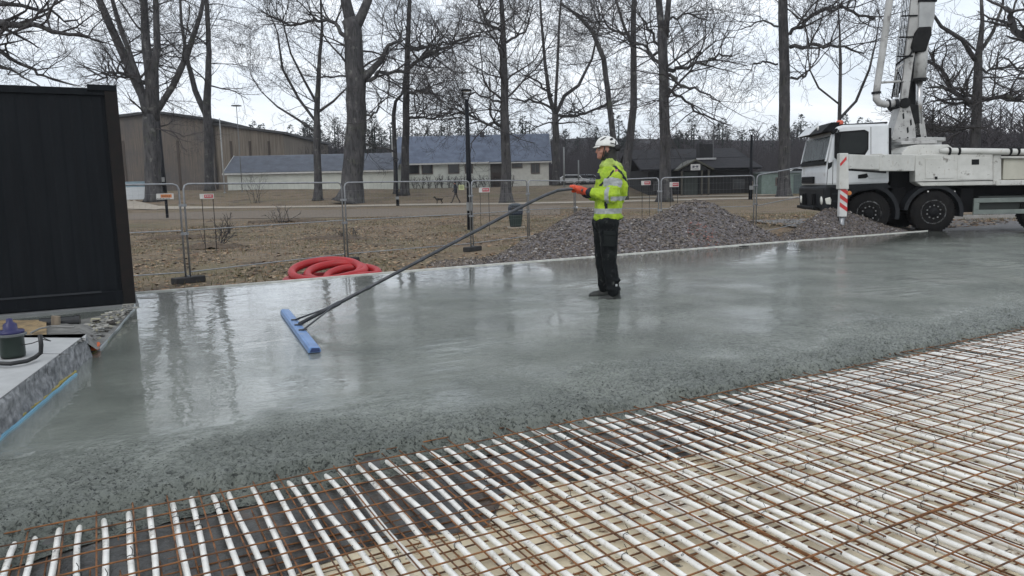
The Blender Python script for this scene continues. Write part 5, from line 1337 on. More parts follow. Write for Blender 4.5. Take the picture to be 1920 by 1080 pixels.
# ================================================================ lamps, poles, signs, bin
MLP = M('lamp_black', (.006, .007, .010), rough=.6, spec=.15); MGP = M('grey_pole', (.20, .21, .21), rough=.5)
def lamp(u_, vb, vt, w, label, head=True, Yl=None):
    P = GT(u_, vb) if Yl is None else D(u_, vb, Yl); P.z = gz(P.x, P.y); Yl = P.y
    H = D(u_, vt, Yl).z-P.z; e = empty('street_lamp', P, label, 'lamp post', 'lamp posts in the park')
    r = w/1400*Yl/2
    MB().tube([(0, 0, 0), (0, 0, H*.35), (0, 0, H*.93)], [r*1.25, r, r*.75], 12).build('pole', MLP, e, smooth=True)
    MB().tube([(0, 0, H*.90), (-.17, 0, H*.975), (-.17, 0, H*.985)], .018, 6).build('arm', MLP, e); MB().tube([(0, 0, H*.90), (.17, 0, H*.975), (.17, 0, H*.985)], .018, 6).build('arm', MLP, e)
    MB().lathe([(.0, 0), (.20, .0), (.23, .03), (.20, .07), (.0, .085)], (0, 0, H*.985), 20).build('lamp_head', MLP, e, smooth=True)
    MB().lathe([(.0, -.006), (.16, -.006), (.16, .0)], (0, 0, H*.985), 16).build('lens', M('lamp_lens', (.5, .5, .5), rough=.3), e)
    MB().box2((-r*1.2, -r*1.5, H*.14), (r*1.2, -r*1.02, H*.2)).build('service_hatch', MGP, e)
    return e
lamp(882, 431, 167, 9.5, 'tall black lamp post with a flat head in front of the white house')
lamp(1407, 374, 243, 6, 'black lamp post in front of the dark cabin, nearest the truck')
lamp(746, 386, 298, 5, 'dark lamp post on the far path beside the thin tree')
lamp(310, 384, 215, 8, 'dark lamp post in front of the thick multi-stemmed oak')
def pole(u_, vb, vt, Yl, r, mt, label, cat='pole', top=None):
    P = D(u_, vb, Yl); P.z = gz(P.x, P.y); H = D(u_, vt, Yl).z-P.z
    e = empty('pole', P, label, cat); MB().tube([(0, 0, 0), (0, 0, H)], [r, r*.7], 8).build('shaft', mt, e, smooth=True)
    MB().lathe([(r*1.6, 0), (r*1.6, .1)], (0, 0, 0), 10).build('base', mt, e)
    if top: MB().lathe([(.0, 0), (top, .02), (top*.9, .10), (0, .14)], (0, 0, H), 14).build('cap', mt, e)
    return e
pole(453, 340, 199, 80, .05, MGP, 'thin mast with a disc top above the low white building', 'mast', .55)
pole(420, 340, 222, 79, .08, M('pale_pole', (.45, .46, .46)), 'slim white flagpole left of the low white building', 'flagpole')
pole(1058, 352, 276, 82, .11, MGP, 'grey pole right of the white house, taller of two', 'pole')
pole(1085, 350, 300, 86, .10, MGP, 'shorter grey pole in front of the far wood', 'pole')
pole(5, 400, 90, 60, .32, M('orange_mast', (.33, .10, .05)), 'faded orange mast at the left edge above the container', 'mast')
# signs
MSR = M('banner_red', (.42, .075, .09), rough=.6); MSW = M('banner_white', (.55, .55, .53), rough=.6); MSO_ = M('sign_orange', (.50, .17, .05)); MSD = M('sign_dark', (.03, .03, .03))
P = GT(314, 409); s = P.y/1400; e = empty('information_sign', P, 'orange and white sign on a dark post left of the first fence post', 'sign')
MB().tube([(0, 0, -.1), (0, 0, 40*s)], 2.6*s, 8).build('post', MLP, e)
MB().box2((-16*s, -.09, 35*s), (16*s, -.06, 45.5*s)).build('board', MSW, e)
b_ = MB(); b_.box2((-8*s, -.094, 38*s), (12.5*s, -.0905, 44*s)); bo = b_.build('orange_field', MSO_, e)
mb = MB()
for i in range(9): mb.box2(((-15+i*2.7)*s, -.098, 36*s), ((-13.3+i*2.7)*s, -.0945, (36.8 if i % 2 else 37.3)*s))
for i in range(4): mb.box2(((-5+i*4)*s, -.098, 40*s), ((-2.5+i*4)*s, -.0945, 41.6*s))
mb.build('lettering', MSD, e)
for (u_, v_, w, h, Yl, lb) in [(388, 368, 26, 9, 22, 'red and white banner sign low between the first two fence posts'), (908, 356, 20, 9, 30, 'red and white sign in front of the white house'), (1211, 343, 17, 8, 27, 'small red and white sign right behind the worker'), (1264, 346, 17, 9, 27, 'red and white sign right of the straight oak')]:
    P = D(u_, v_, Yl); g0 = gz(P.x, P.y); s = Yl/1400; zc = P.z-g0
    e = empty('banner_sign', (P.x, P.y, g0), lb, 'sign', 'red and white signs in the park')
    MB().box2((-w/2*s, -.02, zc-h/2*s), (w/2*s, .0, zc+h/2*s)).build('board', MSW, e)
    MB().box2((-w*.18*s, -.024, zc-h*.36*s), (w*.46*s, -.0205, zc+h*.36*s)).build('red_field', MSR, e)
    mb = MB()
    for i in range(4): mb.box2(((-w*.1+i*w*.12)*s, -.028, zc-.08*h*s), ((-w*.03+i*w*.12)*s, -.0245, zc+.16*h*s))
    mb.build('lettering', MSW, e)
    for sx in (-1, 1): MB().tube([(sx*w*.4*s, .02, -.05), (sx*w*.4*s, .02, zc+h*.4*s)], .010, 5).build('stake', MLP, e)
P = D(866, 351, 30.2); e = empty('notice_plate', P, 'small pale yellow-green notice on the lamp post in front of the white house', 'notice')
s = 30/1400; MB().box2((-6*s, -.02, -5*s), (4.5*s, 0, 4.5*s)).build('plate', M('notice_yellow', (.42, .45, .24)), e)
mb = MB(); 
for i in range(3): mb.box2((-3.6*s, -.024, (-2.5+i*2)*s), (2.4*s, -.0205, (-1.6+i*2)*s))
mb.build('lettering', M('notice_text', (.14, .16, .09)), e); MB().tube([(4*s, .01, 0), (13*s, .03, .0)], .01, 6).build('clip', MGP, e)
# litter bin
P = GT(967, 427); s = P.y/1400
e = empty('litter_bin', P, 'dark green litter bin with a navy hood on a pale slab', 'litter bin')
MB().box2((-16*s, -.35, -.02), (17*s, .35, .04)).build('slab', MPA, e)
MB().prism([(-10.5*s, -.24, .05), (10.5*s, -.24, .05), (13*s, -.27, 24*s), (-13*s, -.27, 24*s)], (0, .5, 0)).build('body', M('bin_green', (.012, .026, .022), rough=.45), e, bevel=.03)
MB().prism([(-13.5*s, -.29, 24.2*s), (13.5*s, -.29, 24.2*s), (14*s, -.28, 40*s), (-13.5*s, -.28, 40*s)], (0, .54, 0)).build('hood', M('bin_navy', (.012, .022, .040), rough=.4), e, bevel=.04)
MB().lathe([(13.5*s, 0), (12*s, 3*s), (7*s, 5.5*s), (0, 6*s)], (0, 0, 40*s), 20).build('lid', M('bin_lid', (.03, .04, .05), rough=.35), e, smooth=True)
MB().box2((-8*s, -.296, 33*s), (8*s, -.291, 38*s)).build('opening', MSD, e)
# little timber rail fence and steel bollard behind the gravel
P = GT(1060, 400); s = 33/1400
for i, (u_, lb) in enumerate([(1080, 'steel-topped bollard behind the end of the float handle')]):
    q = D(u_, 400, 33); q.z = gz(q.x, q.y); e = empty('bollard', q, lb, 'bollard')
    MB().tube([(0, 0, -.05), (0, 0, .62)], .065, 10).build('post', M('bollard_dark', (.08, .075, .065)), e); MB().lathe([(.085, 0), (.095, .05), (.06, .09), (0, .1)], (0, 0, .62), 14).build('cap', M('bollard_cap', (.6, .6, .6), metal=.5, rough=.3), e, smooth=True)
q = D(1060, 400, 34); q.z = gz(q.x, q.y); e = empty('picket_rail', q, 'low weathered timber rail with thin pickets behind the gravel heap', 'picket rail')
MO = M('weathered_wood', (.24, .205, .15), (.15, .125, .09), rough=.9, scale=10)
MB().box2((0, -.02, .46), (1.15, .02, .52)).build('rail', MO, e)
for i in range(9): MB().box2((.02+i*.135, -.045, -.05), (.05+i*.135, -.021, .56)).build('picket', MO, e)
# ================================================================ concrete pump truck
TA = R(-7)
TR = D(1628, 436, 18.9); TR.z = -.055
tl = Vector((math.cos(TA), math.sin(TA), 0)); tw = Vector((-math.sin(TA), math.cos(TA), 0))
te = empty('pump_truck', TR, 'white truck-mounted concrete pump with its boom raised, parked behind the slab', 'pump truck', None, TA)
def TP(u_, v_, yl):
    d = ray(u_, v_); t_ = (yl-(CAM-TR).dot(tw))/d.dot(tw); q = CAM+d*t_-TR
    return Vector((q.dot(tl), yl, q.z))
MTW_ = M('truck_white', (.66, .68, .69), (.58, .60, .61), rough=.38, scale=3, coat=.15)
overlay(MTW_, 2.5, .60, .72, (.42, .42, .39), detail=9)
MTG = M('pump_white_dirty', (.56, .56, .53), (.44, .44, .41), rough=.5, scale=2.5, detail=9)
overlay(MTG, 5, .60, .68, (.20, .19, .17), detail=10); overlay(MTG, 17, .66, .70, (.10, .09, .08), detail=6, loc=(2, 2, 2))
overlay(MTG, 6, .62, .72, (.30, .24, .16), detail=8, stretch=(3, 3, .5), loc=(7, 1, 4))
MTB = M('chassis_black', (.007, .0075, .0085), (.004, .004, .005), spec=.2, rough=.7, scale=5)
MTP = M('grey_plastic', (.014, .016, .019), (.009, .010, .012), spec=.25, rough=.6, scale=5)
MTY = M('tyre_rubber', (.009, .009, .010), (.016, .015, .014), rough=.95, scale=6, bump=.003, bscale=40, spec=.15)
MRIMT = M('rim_steel', (.34, .35, .35), (.14, .14, .14), rough=.5, scale=14, metal=.2)
MTGL = M('cab_glass', (.006, .009, .010), (.012, .016, .016), rough=.08, scale=2.5, spec=.2)
MRS = M('marker_red', (.50, .035, .04), (.42, .03, .03), rough=.5)
MGR_ = M('grease_and_slot_shade', (.007, .007, .008), (.016, .016, .016), rough=.7, scale=6, spec=.2)
def tpoly(px, y0, y1, name, mt, par=te, bevel=.02, **k):
    P = [TP(a, b, y0) for a, b in px]; return MB().prism(P, (0, y1-y0, 0)).build(name, mt, par, bevel=bevel, **k)
def tbox(u0, v0, u1, v1, y0, y1, name, mt, par=te, bevel=.015):
    a = TP(u0, (v0+v1)/2, y0); b = TP(u1, (v0+v1)/2, y0); um = (u0+u1)/2; zt_ = TP(um, v0, y0).z; zb = TP(um, v1, y0).z
    return MB().box2((a.x, y0, zb), (b.x, y1, zt_)).build(name, mt, par, bevel=bevel)
# wheels
def wheel(x, y, z, r, w, par, dual=False):
    ax = Matrix.Rotation(math.pi/2, 3, 'X'); c = (x, y, z)
    prof = [(r*.56, -w/2), (r*.62, -w/2-.005), (r*.90, -w/2+.005), (r*.985, -w/2+.04), (r, -w/2+.07), (r, w/2-.07), (r*.985, w/2-.04), (r*.9, w/2), (r*.56, w/2)]
    t_ = MB().lathe([(a, b) for a, b in prof], c, 40, ax).build('tyre', MTY, par, smooth=True)
    tm = MB()
    for k in range(46):
        a = 2*math.pi*k/46; q = Vector((x+math.cos(a)*r, y, z+math.sin(a)*r)); tm.box(q, (.020, w*.8, .035), Matrix.Rotation(-a, 3, 'Y'))
    tm.build('tread', MTY, t_)
    return t_
def rim(x, y, z, r, par):
    # y is the visible outer face (toward camera)
    ax = Matrix.Rotation(math.pi/2, 3, 'X'); c = (x, y, z)   # lathe z -> -y after rotation
    w = MB().lathe([(r*.58, .0), (r*.585, .02), (r*.53, .02), (r*.50, -.03), (r*.44, -.07), (r*.40, -.03), (r*.24, -.02), (r*.23, .0)], c, 36, ax).build('rim', MRIMT, par, smooth=True)
    MB().lathe([(r*.245, -.03), (r*.22, .045), (r*.15, .07), (0, .075)], c, 28, ax).build('hub', MTB, w, smooth=True)
    mb = MB()
    for k in range(10):
        a = 2*math.pi*k/10; q = Vector((x+math.cos(a)*r*.42, y-.02, z+math.sin(a)*r*.42)); mb.lathe([(.0, .03), (r*.052, .03), (r*.052, -.03)], q, 10, ax)
    mb.build('rim_hole', MTB, w)
    mb = MB()
    for k in range(10):
        a = 2*math.pi*(k+.5)/10; q = Vector((x+math.cos(a)*r*.31, y-.02, z+math.sin(a)*r*.31)); mb.lathe([(.016, .0), (.016, .03), (0, .035)], q, 8, ax)
    mb.build('wheel_nut', MRIMT, w)
WR = .525
for k, (u_, v_) in enumerate([(1629, 401), (1750, 400), (1958, 396)]):
    c = TP(u_, v_, .03); x = c.x
    t_ = wheel(x, .19, WR, WR, .33, te); rim(x, .045, WR, WR, t_)
    if k < 2: t2 = wheel(x, 2.3, WR, WR, .33, te)
# chassis rails, axles, black underbody block that also puts in the shade there
xw1 = TP(1629, 401, 0).x; xw2 = TP(1750, 400, 0).x; xend = 9.6
for yy in (.75, 1.65): MB().box2((-1.2, yy, .72), (xend, yy+.1, 1.02)).build('chassis_rail', MTB, te)
mb = MB()
for x in (xw1, xw2, TP(1962, 396, 0).x): mb.tube([(x, .35, WR), (x, 2.2, WR)], .10, 12)
mb.build('axle', MTB, te)
MB().box2((TP(1672, 380, .3).x, .35, .55), (TP(1700, 380, .3).x, 1.2, 1.15)).build('air_tank', MTB, te, bevel=.05)
tbox(1800, 352, 1826, 398, .3, .9, 'battery_box', MTB); tbox(1670, 318, 1722, 372, .42, 2.2, 'engine_block', MTB)
MB().box2((xw1-.3, .55, .75), (xend, 1.95, 1.22)).build('underbody', MTB, te)
# fenders
def fender(u_, v_, r0, r1, y0, y1, a0, a1, mt):
    c = TP(u_, v_, y0); mb = MB(); n_ = 18
    P = [(c.x+r1*math.cos(lerp(a0, a1, i/n_)), c.z+r1*math.sin(lerp(a0, a1, i/n_))) for i in range(n_+1)]+[(c.x+r0*math.cos(lerp(a1, a0, i/n_)), c.z+r0*math.sin(lerp(a1, a0, i/n_))) for i in range(n_+1)]
    m_ = n_+1
    for i in range(n_):
        q = [P[i], P[i+1], P[2*m_-2-i], P[2*m_-1-i]]
        mb.add([(a, y0, b) for a, b in q]+[(a, y1, b) for a, b in q], [(0,1,2,3), (7,6,5,4), (0,4,5,1), (2,6,7,3), (1,5,6,2), (3,7,4,0)])
    return mb.build('mudguard', mt, te)
fender(1629, 401, .64, .74, .0, .5, R(-12), R(150), MTP); fender(1750, 400, .62, .71, -.01, .5, R(-8), R(172), MTP)
tpoly([(1592, 345), (1662, 342), (1672, 352), (1590, 362)], .02, .5, 'wheel_arch_panel', MTP)
# cab
W_ = 2.42
cabp = [(1549, 348), (1549, 322), (1552, 302), (1560, 262), (1568, 238), (1582, 234), (1664, 231), (1668, 236), (1668, 344), (1592, 347)]
P = [TP(a, b, 0) for a, b in cabp]
cab = MB().prism(P, (0, W_, 0)).build('cab', MTW_, te, bevel=.06)
tpoly([(1575, 233), (1665, 228), (1665, 231.5), (1575, 236)], .06, W_-.06, 'roof_edge', MTB)
# windshield and cowl (front face)
f0 = TP(1551.5, 301, 0); f1 = TP(1562, 254, 0)
def front(poly_y, z0, z1, off, name, mt, th=.03, par=te):
    # follows the slanted front plane between f0 and f1
    mb = MB(); pts = []
    for (yy, zz) in [(poly_y[0], z0), (poly_y[1], z0), (poly_y[1]-.04, z1), (poly_y[0]+.04, z1)]:
        t_ = (zz-f0.z)/(f1.z-f0.z); pts.append(Vector((lerp(f0.x, f1.x, t_)-off, yy, zz)))
    mb.prism(pts, (-th, 0, 0)); return mb.build(name, mt, par, bevel=.01)
front((.10, W_-.10), f0.z+.03, f1.z, .004, 'windshield', M('windshield_glass', (.008, .011, .012), (.055, .068, .07), rough=.25, scale=3, spec=.12, stretch=(1, 4, .7), lo=.5, hi=.62))  # pale streaks are reflections painted into the glass colour
for yy in (.62, 1.25, 1.85):
    t0_ = .02; a = f0.lerp(f1, .03)+Vector((-.05, yy, 0)); b = f0.lerp(f1, .05)+Vector((-.055, yy-.5, 0))
    MB().tube([a, b], .012, 5).build('wiper', MTB, te)
front((.06, W_-.06), f0.z-.10, f0.z+.025, .006, 'cowl', MTB, .04)
front((.0, .09), f0.z-.02, f1.z+.02, .012, 'front_pillar', MTW_, .03); front((W_-.09, W_), f0.z-.02, f1.z+.02, .012, 'front_pillar', MTW_, .03)
# visor with lamps and pale box on the roof front
a = TP(1566, 246, 0); b = TP(1570, 233, 0)
MB().prism([a+Vector((-.32, .08, -.02)), a+Vector((.03, .08, .0)), b+Vector((.1, .08, .06)), b+Vector((-.12, .08, .06))], (0, W_-.16, 0)).build('sun_visor', MTB, te, bevel=.02)
MB().prism([a+Vector((-.34, 1.15, .0)), a+Vector((-.32, 1.15, -.01)), b+Vector((-.14, 1.15, .05)), b+Vector((-.16, 1.15, .06))], (0, 1.15, 0)).build('roof_panel', MTW_, te)
MB().lathe([(0, .03), (.055, .02), (.06, 0)], a+Vector((-.24, .62, .12)), 14, Matrix.Rotation(-math.pi/2, 3, 'Y')).build('roof_lamp', MWT, te, smooth=True)
q = TP(1574, 232, .45)
MB().tube([q+Vector((0, 0, -.06)), q+Vector((0, 1.5, -.06))], .018, 6).build('beacon_bar', MTB, te)
MB().lathe([(.085, 0), (.09, .03), (.085, .10), (.05, .13), (0, .135)], q+Vector((.02, .05, -.04)), 16).build('beacon', M('beacon_orange', (.60, .10, .05), rough=.3), te, smooth=True)
MB().box2((q.x-.1, q.y+.2, q.z-.05), (q.x+.05, q.y+1.3, q.z+.02)).build('light_bar', M('bar_orange', (.42, .07, .04), rough=.35), te, bevel=.02)
# side door, window, mirror
wi = tpoly([(1577, 250), (1620, 246.5), (1626, 249), (1625, 278), (1620, 287), (1600, 288.5), (1572, 296), (1570, 276)], -.012, .01, 'side_window', MTGL, bevel=.008)
tpoly([(1571.5, 247), (1621, 243), (1629, 247), (1628.5, 280), (1622, 290.5), (1600, 291.5), (1569, 301), (1567, 277)], -.006, .004, 'window_frame', MTB, bevel=.004)
for pts_ in ([(1633, 238), (1633, 300)], [(1562, 300), (1561, 346)], [(1553, 303), (1550, 346)], [(1668, 300), (1575, 303)]):
    A = [TP(a, b, -.004) for a, b in pts_]; MB().tube(A, .006, 4).build('panel_gap', MTB, te)
tpoly([(1568, 248), (1574, 248), (1574, 299), (1567, 296)], -.26, -.10, 'mirror', MTB, bevel=.03)
MB().tube([TP(1571, 250, -.18), TP(1573, 244, .02)], .015, 6).build('mirror_arm', MTB, te); MB().tube([TP(1571, 296, -.18), TP(1573, 300, .02)], .015, 6).build('mirror_arm', MTB, te)
tpoly([(1609, 328), (1626, 325), (1628, 331), (1624, 334), (1609, 335)], -.012, .01, 'door_handle_recess', MTB, bevel=.006)
tpoly([(1630, 324), (1664, 321), (1664, 333), (1630, 335)], -.014, .0, 'side_flap', MTW_, bevel=.008)
# front grille, bumper, headlight
def frontbox(z0, z1, y0, y1, x0, x1, name, mt, bevel=.02): return MB().box2((x0, y0, z0), (x1, y1, z1)).build(name, mt, te, bevel=bevel)
xf = TP(1549, 322, 0).x
zf = lambda v_: TP(1549, v_, 0).z
frontbox(zf(344), zf(330), 1.0, W_-.25, xf-.045, xf-.002, 'grille', MTB)
for k in range(3): frontbox(zf(342-k*4.5), zf(340.6-k*4.5), 1.02, W_-.28, xf-.060, xf-.046, 'grille_bar', MTP, .003)
MB().prism([TP(1546, 397, -.01), TP(1544, 352, -.01), TP(1551, 347.5, -.01), TP(1592, 347.5, -.01), TP(1588, 372, -.01), TP(1584, 397, -.01)], (0, W_+.02, 0)).build('bumper', MTP, te, bevel=.05)
frontbox(zf(394), zf(388), .4, W_-.35, xf-.18, xf-.05, 'step', MTB)
hl = MB().prism([TP(1549, 383, -.02), TP(1547, 372, -.02), TP(1557, 369, -.02), TP(1561, 374, -.02), TP(1559, 384, -.02)], (0, .12, 0)).build('headlight', M('headlight_glass', (.80, .80, .72), rough=.1, coat=.5), te, bevel=.02)
hp_ = TP(1547, 376, .0); MB().lathe([(.0, .05), (.10, .04), (.13, 0)], (hp_.x-.0, .22, hp_.z), 18, Matrix.Rotation(-math.pi/2, 3, 'Y')).build('headlight', M('headlight_glass_b', (.85, .85, .78), rough=.1), te, smooth=True)
MB().lathe([(.0, .05), (.10, .04), (.13, 0)], (hp_.x-.0, W_-.22, hp_.z), 18, Matrix.Rotation(-math.pi/2, 3, 'Y')).build('headlight', M('headlight_glass_c', (.85, .85, .78), rough=.1), te, smooth=True)
pz0 = zf(387); MB().box2((xf-.075, .95, zf(396)), (xf-.06, 1.45, zf(389))).build('number_plate', MWT, te)
tpoly([(1556, 352), (1586, 350), (1584, 394), (1558, 395)], -.02, -.012, 'step_panel', MTB, bevel=.004)
for vv in (362, 376, 390): tpoly([(1560, vv), (1583, vv-1), (1583, vv+2), (1560, vv+3)], -.03, -.02, 'step_tread', MTP, bevel=.002)
tpoly([(1553, 306), (1561, 303), (1560, 312), (1553, 318)], -.006, .002, 'corner_vent', MTP, bevel=.002)
tpoly([(1612, 306), (1622, 305), (1622, 308), (1612, 309)], -.02, -.004, 'door_handle', MTB, bevel=.003)
MB().tube([TP(1669, 240, .02), TP(1669, 300, .02)], .03, 8).build('exhaust_stack', MTB, te)
tpoly([(1560, 246), (1570, 240), (1572, 244), (1563, 252)], -.10, .02, 'wide_mirror', MTB, bevel=.01)
# ---- pump body
bd_ = tpoly([(1716, 290), (1862, 288), (1862, 347), (1728, 349), (1716, 341)], -.05, .32, 'tool_locker', MTG)
tpoly([(1735, 297), (1788, 296), (1788, 334), (1735, 335)], -.062, -.045, 'locker_door', MTG, bevel=.006)
tpoly([(1795, 296), (1856, 295), (1856, 336), (1795, 337)], -.060, -.045, 'locker_door', MTG, bevel=.006)
tpoly([(1822, 299), (1836, 298.5), (1836, 308.5), (1822, 309)], -.066, -.058, 'vent_recess', MTB, bevel=.003)
tpoly([(1753, 331), (1758, 331), (1758, 336), (1753, 336)], -.07, -.06, 'latch', MTB, bevel=.002)
for (a, b, c, d_) in [(1716, 341, 1862, 338)]: MB().tube([TP(a, b, -.06), TP(c, d_, -.06)], .008, 5).build('panel_gap', MTB, te)
tpoly([(1862, 289), (1878, 289), (1878, 343), (1862, 347)], .0, 1.0, 'support_frame', MTG)
tpoly([(1877, 293), (2120, 290), (2120, 298), (1877, 297)], -.04, 1.0, 'deck_edge', MTG); 
tpoly([(1882, 297.5), (2120, 297), (2120, 333), (1880, 337)], .05, 1.0, 'side_panel', M('panel_cream', (.47, .46, .39), (.38, .37, .31), rough=.5, scale=2))
tpoly([(1868, 338), (2120, 334), (2120, 344), (1868, 348)], -.03, .9, 'lower_beam', MTG)
tpoly([(1690, 287), (1702, 275), (1722, 271), (1778, 271), (1800, 287), (1878, 287), (1878, 290), (1690, 292)], .15, 2.2, 'deck', MTG)
tpoly([(1878, 280), (2120, 278), (2120, 290), (1878, 290)], .6, 2.3, 'hopper_deck', MTP)
pp = MB(); pp.tube([TP(1762, 283, -.02), TP(1775, 283, -.02), TP(1920, 285, -.02), TP(2060, 286, -.02)], [.05, .078, .078, .078], 14); pl_o = pp.build('spare_pipe', MTG, te, smooth=True)
for uu in (1779, 1797, 1893, 1908): q = TP(uu, 283.5, -.02); MB().lathe([(.095, -.025), (.10, 0), (.095, .025)], q, 14, Matrix.Rotation(math.pi/2, 3, 'Y')).build('pipe_clamp', MTB, pl_o)
# underrun guard
g0_ = TP(1826, 372, .02); g1_ = TP(2110, 366, .02); zl = TP(1826, 402, .02).z; zh = g0_.z
MAL = M('alu_guard', (.20, .23, .21), (.14, .16, .15), rough=.45, metal=.3)
for (a, b) in ((zh-.11, zh), (zl, zl+.11)): MB().box2((g0_.x, .0, a), (g1_.x, .06, b)).build('side_guard', MAL, te, bevel=.008)
MB().box2((g0_.x, .0, zl+.112), (g0_.x+.13, .06, zh-.112)).build('side_guard', MAL, te, bevel=.008)
MB().box2((g0_.x+.15, .12, zl+.05), (g1_.x, .8, zh+.05)).build('tank', M('tank_dark', (.022, .028, .025), rough=.5), te, bevel=.03)
for uu in (1740, 1790): q = TP(uu, 359, -.0); MB().lathe([(0, .01), (.02, .008), (.02, 0)], q, 8, Matrix.Rotation(math.pi/2, 3, 'X')).build('marker_lamp', MWT, te)
MBO = M('boom_dirty', (.44, .44, .43), (.33, .33, .32), rough=.5, scale=2.5, detail=9)
overlay(MBO, 4, .56, .68, (.16, .155, .15), detail=10, stretch=(1, 1, .5)); overlay(MBO, 9, .62, .68, (.05, .05, .05), detail=8, loc=(2, 2, 2))
# ---- turntable, pedestal, boom
yc = 1.2
q = TP(1715, 268, yc)
MB().lathe([(.62, -.16), (.62, .0), (.70, .02), (.70, .10), (.5, .12)], (q.x, yc, q.z), 32).build('turntable', MBO, te, smooth=False)
mb = MB()
for k in range(20): a = 2*math.pi*k/20; mb.lathe([(.022, 0), (.022, .03), (0, .035)], (q.x+.64*math.cos(a), yc+.64*math.sin(a), q.z+.10), 6)
mb.build('bolt', MTB, te)
tbox(1690, 264, 1757, 270, .5, 1.6, 'turntable_plate', MBO)
for (y0, y1, pts_) in [(.85, .92, [(1670, 263), (1690, 196), (1693, 186), (1703, 186), (1716, 235), (1718, 263)]), (1.50, 1.57, [(1695, 263), (1712, 190), (1722, 186), (1734, 230), (1739, 262)])]:
    tpoly(pts_, y0, y1, 'pedestal_plate', MBO, bevel=.01)
tpoly([(1672, 262), (1689, 200), (1700, 196), (1700, 262)], .93, 1.49, 'pedestal_core', MBO)
tpoly([(1704, 262), (1705, 196), (1722, 196), (1728, 262)], 1.0, 1.45, 'pivot_shadow_box', MGR_)  # black block put in for the shade between the pedestal plates
for (u_, v_) in ((1692, 214), (1706, 226), (1700, 240)): tpoly([(u_, v_), (u_+3, v_-3), (u_+4, v_+8), (u_+1, v_+10)], .845, .851, 'access_hole', MTB, bevel=0)
q = TP(1698, 193, .8); MB().tube([q, q+Vector((0, .9, 0))], .13, 16).build('pivot_pin', MGR_, te)
# first boom arm: tall box leaning slightly right, open slot toward the camera with the hydraulic ram
bm_l = [(1689, 190), (1696, 120), (1703, 60), (1712, -40), (1724, -190)]; bm_r = [(1702, 190), (1712, 120), (1722, 60), (1730, -40), (1744, -190)]
tpoly(bm_l+bm_r[::-1], 1.0, 1.10, 'boom_plate', MBO, bevel=.006)
bk_l = [(1702, 188), (1716, 110), (1725, 50), (1733, -40), (1748, -190)]; bk_r = [(1730, 150), (1736, 110), (1745, 55), (1752, -40), (1768, -190)]
tpoly([(1702, 200)]+bk_l[1:]+bk_r[::-1]+[(1722, 200)], 1.35, 1.48, 'boom_web', MGR_, bevel=.006)  # plate coloured black so the slot reads as shaded
tpoly([(1722, 60), (1747, 62), (1753, 30), (1758, -60), (1772, -190), (1738, -190), (1728, -40), (1724, 8)], .95, 1.5, 'boom_section', M('boom_grey', (.40, .41, .41), (.30, .31, .31), rough=.5, scale=3), bevel=.02)
tpoly([(1722.8, 3), (1757, 3), (1758, -2), (1723.5, -2)], .93, 1.52, 'boom_band', MTB, bevel=.004)
tpoly([(1709, 88), (1716, 62), (1724, 50), (1747, 49), (1748, 64), (1742, 80), (1737, 96), (1713, 98)], .93, 1.36, 'grease_joint', MGR_, bevel=.03)
MB().tube([TP(1722, 240, 1.15), TP(1724, 145, 1.15)], .085, 14).build('ram_rod', M('chrome', (.5, .5, .5), rough=.25, metal=.8), te, smooth=True)
MB().tube([TP(1724, 150, 1.12), TP(1730, 78, 1.12)], .145, 16).build('ram_barrel', MBO, te, smooth=True)
MB().tube([TP(1724, 152, 1.12), TP(1724.3, 147, 1.12)], .165, 16).build('ram_collar', MGR_, te)
q = TP(1722, 242, 1.0); MB().tube([q, q+Vector((0, .4, 0))], .15, 16).build('ram_pivot', MBO, te)
# line of thin hydraulic tubes on the left of the arm
for k in range(6):
    o_ = k*3.6
    MB().tube([TP(1674+o_*.55, 182, .95+.03*k), TP(1681+o_*.7, 110, .95+.03*k), TP(1688+o_*.8, 40, .95+.03*k), TP(1697+o_*.85, -60, .95+.03*k), TP(1712+o_*.85, -190, .95+.03*k)], .012, 6).build('hydraulic_tube', MTP if k % 2 else MRIMT, te)
for v_ in (106, 70, 30, -10): MB().tube([TP(1682+(106-v_)*.11, v_, .93), TP(1712+(106-v_)*.11, v_-1, .99)], .02, 6).build('tube_clamp', MTB, te)
MB().tube([TP(1680, 122, .9), TP(1692, 112, .88), TP(1706, 104, .9), TP(1714, 90, .98), TP(1722, 70, 1.0)], .026, 8).build('hose', MTB, te, smooth=True)
MB().tube([TP(1678, 150, .9), TP(1682, 128, .88), TP(1694, 119, .9)], .022, 8).build('hose', MBO, te, smooth=True)
MB().tube([TP(1672, 185, .93), TP(1676, 160, .9), TP(1684, 135, .92), TP(1690, 150, .95), TP(1686, 175, .97)], .018, 6).build('hose', MTB, te, smooth=True)
# delivery pipe with elbow
MB().tube([TP(1683, -190, .7), TP(1672, -60, .7), TP(1668, 0, .7), TP(1655, 95, .7), TP(1645, 160, .7), TP(1643, 178, .7)], .085, 16).build('delivery_pipe', MBO, te, smooth=True)
MB().tube([TP(1643, 176, .7), TP(1643, 186, .7), TP(1649, 193, .72), TP(1660, 196, .75), TP(1668, 194, .8), TP(1690, 194, .95)], .088, 16).build('pipe_elbow', MBO, te, smooth=True)
for (a, b) in [((1643, 172), (1643, 176)), ((1664, 195), (1668, 194.4)), ((1679, 194.5), (1684, 194))]: MB().tube([TP(a[0], a[1], .7 if a[0] < 1650 else .8), TP(b[0], b[1], .7 if a[0] < 1650 else .8)], .115, 16).build('pipe_coupling', MTP, te)
for (a, b, c, d_) in [(1650, 155, 1694, 152)]: MB().tube([TP(a, b, .7), TP(c, d_, 1.0)], .03, 8).build('pipe_bracket', MBO, te)
